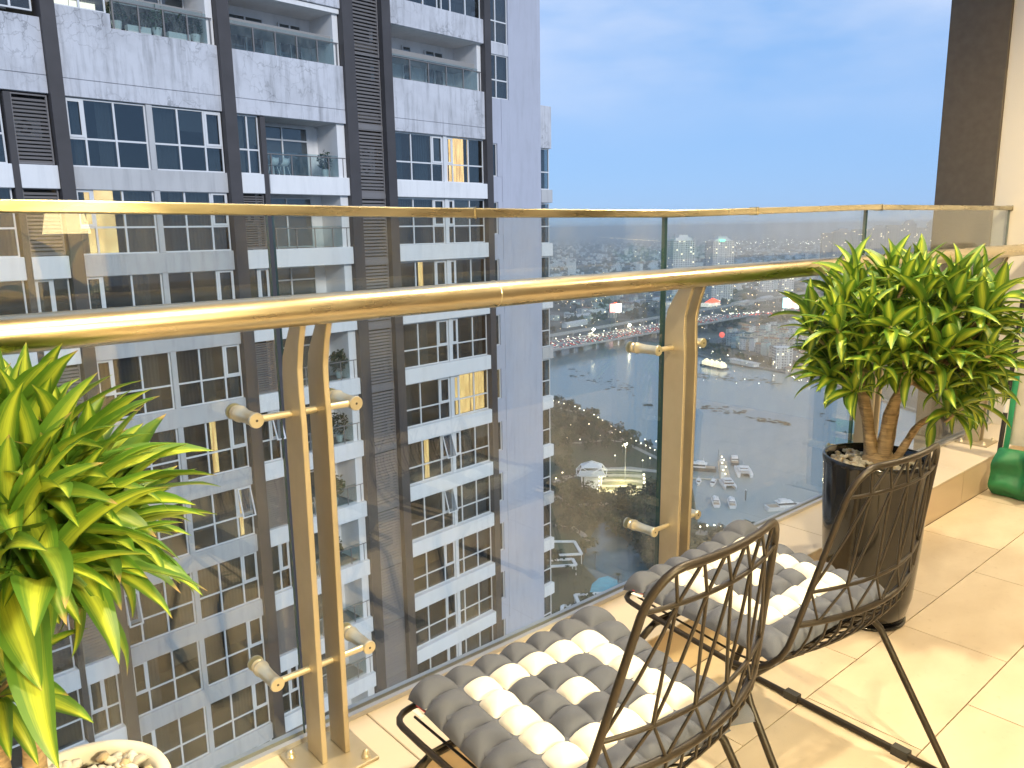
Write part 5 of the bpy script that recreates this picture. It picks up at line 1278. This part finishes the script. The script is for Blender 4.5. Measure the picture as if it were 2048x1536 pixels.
# traffic glow further along the highway, past counting
tl, hl = MB(), MB()
for _ in range(300):
    x = BL+cq.uniform(5, 880); y = cq.uniform(2, 50); z = max(1.0, DZ-(x-BL)*11/190)+.8; p = ba+bdir*x+Vector((-bdir.y, bdir.x, 0))*y; p.z = Z0+z
    (hl if y > 26 else tl).obox(p, bdir*.3, Vector((-bdir.y, bdir.x, 0))*.9, (0, 0, .35))
tag(hl.build('distant_headlights', m_head), 'white headlights of the jammed far highway lanes', None, None, 'stuff'); tag(tl.build('distant_tail_lights', m_tail), 'red tail lights of the jammed highway', None, None, 'stuff')

# ------------------------------------------------------------------ lamps and lights
m_lamp = mat('street_lamp_glow', (1, 1, 1), .5, emit=(1, .86, .62), estr=13, sample=False); m_lampc = mat('floodlight_glow', (1, 1, 1), .5, emit=(1, .97, .82), estr=70)
m_pole2 = mat('lamp_pole', (.35, .36, .35), .5, .5)
LP_ME = MB().tube([(0, 0, 0), (0, 0, 4.6)], .09, 6).mesh('pole', m_pole2); LG_ME = MB().lathe([(.05, -.42), (.34, -.28), (.44, 0), (.34, .28), (.05, .42)], n=8).mesh('lamp', m_lamp)
def lamp(px, py, label, grp, dz=PZ, s=1.0):
    t = thing('street_lamp', label, 'street lamp', G(px, py, dz), 0, grp); link('pole', LP_ME, t, None, None, s); link('lamp', LG_ME, t, (0, 0, 5*s), None, s*.8)
pr = [(1107, 812), (1128, 818), (1150, 824), (1168, 832), (1188, 841), (1205, 852), (1222, 865), (1240, 877), (1262, 890), (1282, 900), (1300, 909), (1318, 918)]
for i in range(len(pr)-1):
    for s in (0, .5):
        x = pr[i][0]+(pr[i+1][0]-pr[i][0])*s; y = pr[i][1]+(pr[i+1][1]-pr[i][1])*s; lamp(x, y, 'small glowing lamp on the park promenade along the river', 'lamps on the river promenade')
for x, y in ((1135, 888), (1160, 892), (1200, 884), (1225, 878), (1178, 860), (1142, 862), (1290, 892), (1312, 896), (1330, 900), (1245, 905), (1285, 935), (1300, 930), (1318, 928), (1330, 940), (1230, 925), (1125, 960), (1112, 972)):
    lamp(x, y, 'small glowing lamp on the lawns of the riverside park', 'lamps on the park lawns')
for x in range(1400, 1650, 14): lamp(x, 1070-(x-1400)*.02+cq.uniform(-3, 3), 'small glowing lamp on the boardwalk below the moored boats', 'lamps on the near boardwalk')
for x, y in ((1400, 708), (1425, 716), (1455, 724), (1500, 731), (1548, 738), (1580, 744), (1620, 755), (1650, 764)): lamp(x, y, 'lamp on the quay across the river', 'lamps on the far quay', 2.2, 1.6)
m_lampb = mat('bridge_lamp_glow', (1, 1, 1), .5, emit=(1, .88, .55), estr=160); LB_ME = MB().lathe([(.1, -1.6), (1.4, -1), (1.8, 0), (1.4, 1), (.1, 1.6)], n=10).mesh('lamp', m_lampb)
for i, (x, y) in enumerate(((1187, 672), (1259, 662))):
    t = thing('floodlight', ('left', 'right')[i]+' brilliant lamp on the bridge that throws a long streak on the water', 'street lamp', G(x, y, DZ)); link('pole', LP_ME, t, None, None, 1.8); link('lamp', LB_ME, t, (0, 0, 9))
for i in range(16): lamp(1112+i*24, 690-i*4.1, 'tall lamp standing on the road bridge', 'lamps on the road bridge', DZ, 1.7)
# floodlight mast of the park
t = thing('floodlight_mast', 'tall slim mast with a brilliant floodlight above the lit park steps', 'floodlight', G(1250, 966, PZ))
hm = 25.0; MB().tube([(0, 0, 0), (0, 0, hm)], [.28, .14], 8).build('pole', m_pole2, t); MB().box(-1.1, 1.1, -.15, .15, hm, hm+.5).build('bracket', m_pole2, t)
for x in (-.75, 0, .75): MB().box(x-.32, x+.32, -.5, -.16, hm-.05, hm+.75).build('lamp_head', m_lampc, t)
pld = bpy.data.lights.new('floodlight', 'POINT'); pld.energy = 9000; pld.color = (1, .9, .6); pld.shadow_soft_size = .6
plo = bpy.data.objects.new('floodlight', pld); COL.objects.link(plo); plo.parent = t; plo.location = (0, -1.2, hm-.6)
# distant city lights
cl, cw = MB(), MB(); lq = random.Random(99)
def spark(b, p, r_): b.add([p+Vector((r_, 0, 0)), p+Vector((-r_, 0, 0)), p+Vector((0, r_, 0)), p+Vector((0, -r_, 0)), p+Vector((0, 0, r_)), p+Vector((0, 0, -r_))], [(0, 2, 4), (2, 1, 4), (1, 3, 4), (3, 0, 4), (2, 0, 5), (1, 2, 5), (3, 1, 5), (0, 3, 5)])
for _ in range(420):
    px = lq.uniform(1095, 1900); py = 449+12*math.exp(lq.uniform(0, 2.5)); g = G(px, py, lq.uniform(4, 18)); D = (g-CAM).length
    if inpoly(px, py, fr): continue
    spark(cl if lq.random() < .5 else cw, g, D*.00028*lq.choice((.6, .8, 1, 1.5)))
for i in range(70): g = G(1195+i*2.0, 474.5+i*.12+lq.uniform(-.4, .4), 6); spark(cl, g, (g-CAM).length*.0004)
for i in range(60): g = G(1470+lq.random()*180, 484+lq.gauss(0, 2.5), 6); spark(cw, g, (g-CAM).length*.0005*lq.choice((.7, 1, 1.4)))
for _ in range(120): g = G(lq.uniform(1400, 1720), lq.uniform(640, 770), lq.uniform(2, 8)); spark(cw if lq.random() < .6 else cl, g, (g-CAM).length*.00042*lq.choice((.6, .8, 1.2)))
for _ in range(80): g = G(lq.uniform(1100, 1335), lq.uniform(590, 660), lq.uniform(3, 9)); spark(cw if lq.random() < .5 else cl, g, (g-CAM).length*.00042*lq.choice((.6, .8, 1.2)))
for _ in range(90): g = G(lq.uniform(1340, 1640), lq.uniform(570, 625), lq.uniform(3, 9)); spark(cl, g, (g-CAM).length*.0005*lq.choice((.6, .8, 1.3)))
m_w1 = mat('city_light_warm', (1, .8, .5), .5, emit=(1, .70, .36), estr=11, sample=False); m_w2 = mat('city_light_cool', (1, 1, .95), .5, emit=(1, .95, .82), estr=11, sample=False)
tag(cl.build('warm_city_lights', m_w1), 'warm points of light over the distant city', None, None, 'stuff'); tag(cw.build('white_city_lights', m_w2), 'white points of light over the distant city', None, None, 'stuff')
# ------------------------------------------------------------------ billboards
m_b1 = mat('lit_board_white', (.9, .9, .9), .5, emit=(1, .95, .93), estr=5); m_b2 = mat('lit_board_red', (.9, .5, .45), .5, emit=(1, .42, .36), estr=3.2)
m_b3 = mat('lit_board_cyan', (.5, .85, .9), .5, emit=(.5, .92, 1), estr=3.6); m_bred = mat('red_lit_roof', (.9, .1, .05), .5, emit=(1, .09, .03), estr=4)
def billboard(px, yb, yc, w, h, label, cols, turn):
    g = G(px, yb); t = thing('billboard', label, 'billboard', g, math.atan2(g.y, g.x)-pi/2+turn)
    hd_ = sqrt(g.x**2+g.y**2); rr = ray(px, yc); zc = ZC+rr.z/sqrt(rr.x**2+rr.y**2)*hd_-Z0
    MB().tube([(0, .8, 0), (0, .8, zc-h/2)], .9, 10).build('pole', m_pole2, t); MB().box(-w/2, w/2, 0, 1.6, zc-h/2, zc+h/2).build('frame', m_pole2, t)
    n_ = len(cols)
    for i, m in enumerate(cols): MB().box(-w/2+.3+i*(w-.6)/n_, -w/2+.3+(i+1)*(w-.6)/n_-.02, -.12, -.005, zc-h/2+.3, zc+h/2-.3).build('lit_panel', m, t)
    MB().box(-w*.15, w*.1, .2, 1.2, zc+h/2+.003, zc+h/2+1.8).build('top_sign', m_bred if n_ < 3 else m_b3, t)
    return t
billboard(1231, 650, 616, 20, 15, 'glowing white and pink billboard on a tall pole behind the bridge', (m_b2, m_b1), .2)
billboard(1580, 640, 606, 27, 18, 'brightest glowing billboard by the highway beside the plant', (m_b3, m_b1, m_b2, m_b1), .1)
t = thing('lit_shop', 'low building with a glowing red roof and white walls beside the post', 'building', G(1421, 612), bang)
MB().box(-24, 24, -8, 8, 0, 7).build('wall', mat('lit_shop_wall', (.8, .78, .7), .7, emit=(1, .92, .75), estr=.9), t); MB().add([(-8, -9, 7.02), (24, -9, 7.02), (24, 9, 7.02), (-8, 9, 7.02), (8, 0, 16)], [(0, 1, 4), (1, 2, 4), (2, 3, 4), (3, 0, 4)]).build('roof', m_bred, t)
t = thing('red_balloon', 'round glowing red balloon shaped sign above the white houses', 'sign', G(1443, 694))
MB().tube([(0, 0, 0), (0, 0, 13)], .3, 8).build('pole', m_pole2, t); MB().lathe([(.6, 0), (2.6, 1.2), (3.7, 3.6), (3.4, 5.8), (1.8, 7.4), (.2, 7.9)], (0, 0, 12.5), 16).build('globe', mat('red_globe', (.9, .2, .15), .5, emit=(1, .12, .07), estr=1.6), t)
# ------------------------------------------------------------------ pavilion, steps, canopies
m_pav = mat('white_steel', (.8, .8, .8), .5); m_fabr = mat('white_roof_panel', (.72, .74, .74), .6); m_stepl = mat('lit_stone', (.72, .66, .48), .8); m_step2 = mat('step_lawn', (.30, .30, .16), .9)
g = G(1183, 976, PZ); t = thing('pavilion', 'white star shaped steel truss pavilion in the park', 'pavilion', g, math.atan2(g.y, g.x)-pi/2)
cx = [(-7.5, -5), (7.5, -5), (8, 6), (-8, 6)]
for x, y in cx: MB().tube([(x*.75, y*.75, 0), (x*.8, y*.8, 9)], .35, 6).build('column', m_pav, t)
tr = MB(); top_ = Vector((0, 0, 17.5)); mids = [Vector((x, y, 9.5+(2.5 if i % 2 else 0))) for i, (x, y) in enumerate(((-8.6, -6), (0, -8), (8.6, -6), (9.5, 0), (8.6, 6), (0, 8), (-8.6, 6), (-9.5, 0)))]
ups = [Vector((x, y, 14.2)) for x, y in ((-6, -4), (6, -4), (6.5, 4.5), (-6.5, 4.5))]
for i, m_ in enumerate(mids): tr.tube([m_, mids[(i+1) % 8]], .24, 5)
for i, u_ in enumerate(ups):
    tr.tube([u_, ups[(i+1) % 4]], .24, 5); tr.tube([u_, top_], .24, 5); tr.tube([u_, ups[(i+2) % 4]], .2, 5)
    for j in (2*i-1, 2*i, 2*i+1): tr.tube([u_, mids[j % 8]], .22, 5)
tag(tr.build('truss', m_pav, t), kind='stuff')
MB().add([ups[0]-Vector((0, 0, .3)), ups[1]-Vector((0, 0, .3)), ups[2]-Vector((0, 0, .3)), ups[3]-Vector((0, 0, .3)), top_-Vector((0, 0, .5))], [(0, 1, 4), (1, 2, 4), (2, 3, 4), (3, 0, 4)]).build('roof_panel', m_fabr, t)
MB().box(-7.6, 7.6, -5.2, 5.6, 8.8, 9.3).build('lower_roof', m_fabr, t)
MB().box(-4.5, 4.5, -3, 3, 0, 6).build('core', m_fabr, t)
g = G(1243, 975, PZ); t = thing('amphitheatre', 'fan of lit stone steps with pale stripes in the park', 'steps', g, math.atan2(g.y, g.x)-pi/2)
for i in range(9):
    MB().grid(lambda u, v: ((-13+26*u)*(1-.0*i), -12+i*4.2+v*3.6+3*sin(u*pi)*.6, .25+.42*i), 10, 1, False).build('step', m_stepl if i % 2 == 0 else m_step2, t)
MB().prism([(-14, -14), (14, -14), (14, 27), (-6, 27), (-12, 12)], .05, .24).build('plaza', m_stepl, t)
MB().box(-15, -13.2, -13, 26, .1, 1.2).build('side_wall', m_stepl, t); MB().box(13.2, 15, -13, 26, .1, 1.4).build('side_wall', m_stepl, t)
for sx in (-14.1, 14.1):
    for y in (-10, -2, 6, 14, 22): MB().lathe([(.05, 1.3), (.45, 1.5), (.45, 1.9), (.05, 2.1)], (sx, y, .1), 8).build('step_lamp', m_lamp, t)
for sp_ in ((-9, -8), (0, 4), (9, -6)):
    al = bpy.data.lights.new('step_light', 'POINT'); al.energy = 6500; al.color = (1, .85, .5); al.shadow_soft_size = .8; ao = bpy.data.objects.new('step_light', al); COL.objects.link(ao); ao.parent = t; ao.location = (*sp_, 7)
m_crm = mat('canopy_white', (.75, .76, .75), .6)
def canopy(px, label, h=5):
    c = [G(x, y, PZ+h) for x, y in px]; o_ = sum(c, Vector())/4; t = thing('roof_canopy', label, 'canopy', (o_.x, o_.y, Z0+PZ))
    for i in range(4):
        a, b_ = c[i]-o_, c[(i+1) % 4]-o_; d = (b_-a).normalized(); s = Vector((-d.y, d.x, 0))
        MB().obox((a+b_)/2+Vector((0, 0, h+.012*(i % 2))), (b_-a)/2, s*.7, (0, 0, .35)).build('beam', m_crm, t); MB().tube([Vector((a.x, a.y, 0)), Vector((a.x, a.y, h-.4))], .25, 6).build('column', m_crm, t)
    MB().add([Vector((p.x-o_.x, p.y-o_.y, h-.5)) for p in c], [(0, 1, 2, 3)]).build('infill', mat('green_roof', (.10, .12, .07), .9), t)
canopy([(1085, 1083), (1149, 1083), (1163, 1108), (1085, 1112)], 'largest white framed flat canopy beside the tower corner')
canopy([(1085, 1121), (1145, 1118), (1152, 1130), (1085, 1134)], 'narrow white framed canopy in front of the largest one')
canopy([(1150, 1190), (1208, 1186), (1222, 1206), (1160, 1212)], 'white framed canopy beside the swimming pool')
canopy([(1125, 1212), (1180, 1210), (1190, 1235), (1120, 1240)], 'lowest white framed canopy just above the railing base')
# ------------------------------------------------------------------ marina
m_hull = mat('boat_white', (.78, .79, .80), .3); m_bdk = mat('boat_deck', (.45, .36, .26), .6); m_bw = mat('boat_window', (.03, .035, .04), .1); m_hulld = mat('boat_dark', (.08, .085, .09), .5); m_dock = mat('dock_planks', (.52, .48, .38), .85)
WZ = .3
def yacht(px, py, L, ang, label, dark=False, name='yacht'):
    t = thing(name, label, 'boat', G(px, py, WZ), 0, None); t.rotation_euler.z = math.atan2(t.location.y, t.location.x)+ang; L *= 1.25; w = L*.30
    secs = [(-.5, .82, 1), (-.3, .95, 1), (0, 1, 1.02), (.25, .82, 1.1), (.42, .42, 1.2), (.5, .03, 1.28)]; vs = []
    for (x, k, hh) in secs: vs += [(x*L, -w/2*k*.7, -.3), (x*L, w/2*k*.7, -.3), (x*L, w/2*k, L*.10*hh), (x*L, -w/2*k, L*.10*hh)]
    n_ = len(secs); MB().add(vs, [(i*4+k, i*4+(k+1) % 4, i*4+4+(k+1) % 4, i*4+4+k) for i in range(n_-1) for k in range(4)]+[(3, 2, 1, 0), ((n_-1)*4, (n_-1)*4+1, (n_-1)*4+2, (n_-1)*4+3)]).build('hull', m_hulld if dark else m_hull, t)
    d0 = L*.103
    MB().box(-.46*L, -.22*L, -w*.36, w*.36, d0, d0+.05).build('aft_deck', m_bdk, t)
    def cab(x0, x1, k, z0_, z1_, nm, m, sl=.12): MB().add([(x0*L, -w*k, z0_), (x1*L, -w*k, z0_), (x1*L, w*k, z0_), (x0*L, w*k, z0_), ((x0+.02)*L, -w*k*.9, z1_), ((x1-sl)*L, -w*k*.9, z1_), ((x1-sl)*L, w*k*.9, z1_), ((x0+.02)*L, w*k*.9, z1_)], [(3, 2, 1, 0), (4, 5, 6, 7), (0, 1, 5, 4), (1, 2, 6, 5), (2, 3, 7, 6), (3, 0, 4, 7)]).build(nm, m, t)
    cab(-.22, .28, .36, d0, d0+L*.035, 'cabin_base', m_hull, .02); cab(-.215, .25, .35, d0+L*.036, d0+L*.085, 'window_band', m_bw); cab(-.26, .16, .36, d0+L*.086, d0+L*.105, 'roof', m_hull, .03); cab(-.20, .06, .26, d0+L*.106, d0+L*.15, 'flybridge', m_hull, .06)
    MB().tube([(-.15*L, 0, d0+L*.15), (-.17*L, 0, d0+L*.26)], .08, 5).build('mast', m_hull, t)
    return t
def catamaran(px, py, L, ang, label):
    t = thing('catamaran', label, 'boat', G(px, py, WZ), 0); t.rotation_euler.z = math.atan2(t.location.y, t.location.x)+ang; L *= 1.25; w = L*.52
    for s in (-1, 1):
        secs = [(-.5, .8), (-.2, 1), (.2, .95), (.42, .5), (.5, .05)]; vs = []
        for (x, k) in secs: vs += [(x*L, s*w*.38-w*.12*k*.7, -.3), (x*L, s*w*.38+w*.12*k*.7, -.3), (x*L, s*w*.38+w*.13*k, L*.11), (x*L, s*w*.38-w*.13*k, L*.11)]
        MB().add(vs, [(i*4+k, i*4+(k+1) % 4, i*4+4+(k+1) % 4, i*4+4+k) for i in range(4) for k in range(4)]+[(3, 2, 1, 0), (16, 17, 18, 19)]).build('hull', m_hull, t)
    MB().box(-.40*L, .30*L, -w*.42, w*.42, L*.112, L*.14).build('deck', m_hull, t); MB().box(-.25*L, .18*L, -w*.34, w*.34, L*.141, L*.19).build('window_band', m_bw, t)
    MB().box(-.42*L, .16*L, -w*.37, w*.37, L*.191, L*.21).build('roof', m_hull, t); MB().box(-.2*L, .02*L, -w*.24, w*.24, L*.212, L*.235).build('flybridge', m_bw, t); MB().box(-.22*L, 0, -w*.26, w*.26, L*.236, L*.25).build('hard_top', m_hull, t)
    MB().tube([(0, 0, L*.25), (-.02*L, 0, L*.4)], .08, 5).build('mast', m_hull, t)
    return t
catamaran(1486, 946, 16, .15, 'largest white catamaran moored right of the dock')
catamaran(1456, 972, 13, -2.9, 'white catamaran with a flybridge moored at the end of the dock')
yacht(1426, 968, 9.5, 3.0, 'small white motorboat left of the dock end', name='motorboat'); yacht(1397, 966, 9, 3.1, 'small white motorboat beside the post', name='motorboat')
yacht(1431, 1006, 13, .1, 'left of two white motor yachts moored side by side'); yacht(1463, 1008, 13, .1, 'right of two white motor yachts moored side by side')
yacht(1572, 1018, 19, -1.1, 'sleek white yacht alone at the right near the ledge'); yacht(1394, 940, 20, 1.5, 'dark hulled ferry half hidden behind the post', True, 'ferry'); yacht(1469, 924, 16, .05, 'dark grey work boat behind the dock', True, 'work_boat')
t = thing('floating_dock', 'pale floating dock crowded with small deck huts in the river', 'dock', G(1450, 958, WZ), math.atan2(G(1450, 958).y, G(1450, 958).x)+.06)
MB().box(-12, 38, -3.2, 3.2, .1, .7).build('platform', m_dock, t); MB().box(-4, -2, 3.203, 24, .1, .6).build('gangway', m_dock, t)
for i, (x, y) in enumerate(((-6, 0), (2, 1), (10, -1), (18, .8), (26, -.5), (33, .5))):
    MB().box(x-1.5, x+1.5, y-1.4, y+1.4, .703, 3.2).build('hut', m_fabr if i % 2 else m_dock, t); MB().lathe([(.05, 4.2), (.35, 4.4), (.35, 4.8), (.05, 5)], (x+2.2, y, 0), 8).build('dock_lamp', m_lamp, t)
for x in (8, 22, 36): MB().tube([(x, 2.8, .3), (x, 2.8, 9)], .16, 6).build('pile', m_pole2, t)
t = thing('marker_pile', 'lone dark mooring pile standing in the water', 'pile', G(1491, 1000, WZ)); MB().tube([(0, 0, 0), (0, 0, 6)], .4, 8).build('shaft', m_hulld, t); MB().lathe([(.5, 0), (.5, .3)], (0, 0, 6), 10).build('cap', m_hull, t)
t = thing('event_barge', 'lit barge with white tents moored at the far quay', 'barge', G(1428, 735, WZ), math.atan2(qa[3].y-qa[1].y, qa[3].x-qa[1].x))
MB().box(-19, 19, -5, 5, .1, 2).build('hull', m_hulld, t)
for i in range(4): x = -13+i*8.6; MB().add([(x-4, -4, 5.5), (x+4, -4, 5.5), (x+4, 4, 5.5), (x-4, 4, 5.5), (x, 0, 9.5), (x-4, -4, 2.01), (x+4, -4, 2.01), (x+4, 4, 2.01), (x-4, 4, 2.01)], [(0, 1, 4), (1, 2, 4), (2, 3, 4), (3, 0, 4), (5, 6, 1, 0), (6, 7, 2, 1), (7, 8, 3, 2), (8, 5, 0, 3)]).build('tent', mat('lit_tent', (.85, .8, .65), .7, emit=(1, .84, .5), estr=1.6), t)
t = thing('ferry_terminal', 'long low white terminal roof on the far quay', 'building', G(1488, 733), math.atan2(qa[3].y-qa[1].y, qa[3].x-qa[1].x)); MB().box(-20, 20, -4, 4, 2.3, 6).build('wall', h_wall[0], t); MB().box(-22, 22, -5, 5, 6.02, 6.6).build('roof', h_shed, t)
# floating water plants
hy = MB(); yq = random.Random(6)
def hyac(px, py, r_):
    c = G(px, py, WZ+.04); n_ = 9; vs = [c+Vector((cos(k*2*pi/n_), sin(k*2*pi/n_), 0))*r_*yq.uniform(.5, 1.2) for k in range(n_)]; top = c+Vector((0, 0, .35)); hy.add(vs+[top], [(k, (k+1) % n_, n_) for k in range(n_)])
for (x0, x1, y0, y1, n_) in ((1140, 1270, 735, 790, 60), (1392, 1560, 744, 772, 90), (1405, 1500, 808, 835, 45), (1500, 1580, 832, 852, 45), (1640, 1700, 815, 880, 12)):
    for _ in range(n_):
        u = yq.random(); hyac(x0+(x1-x0)*u, y0+(y1-y0)*(u*.6+yq.gauss(.2, .12)), yq.choice((.8, 1.2, 1.8, 3.2)))
for _ in range(14): hyac(1296+yq.uniform(-6, 6), 810+yq.uniform(-1.5, 1.5), 3)
tag(hy.build('floating_plants', mat('water_hyacinth', (.018, .028, .014), .95)), 'dark drifting mats of water plants on the river', None, None, 'stuff')

# ------------------------------------------------------------------ haze
hm_ = bpy.data.materials.new('haze'); hm_.use_nodes = True; n, l = hm_.node_tree.nodes, hm_.node_tree.links; n.clear()
ho = n.new('ShaderNodeOutputMaterial'); hv = n.new('ShaderNodeVolumePrincipled'); hv.inputs['Color'].default_value = (.85, .93, 1, 1); hv.inputs['Density'].default_value = .00021; hv.inputs['Anisotropy'].default_value = .1
l.new(hv.outputs[0], ho.inputs['Volume'])
o = box('haze', (-5400, 25400, -2900, 25400, Z0-1, 19.5), hm_); tag(o, 'thin blue evening haze over the city', None, None, 'stuff')
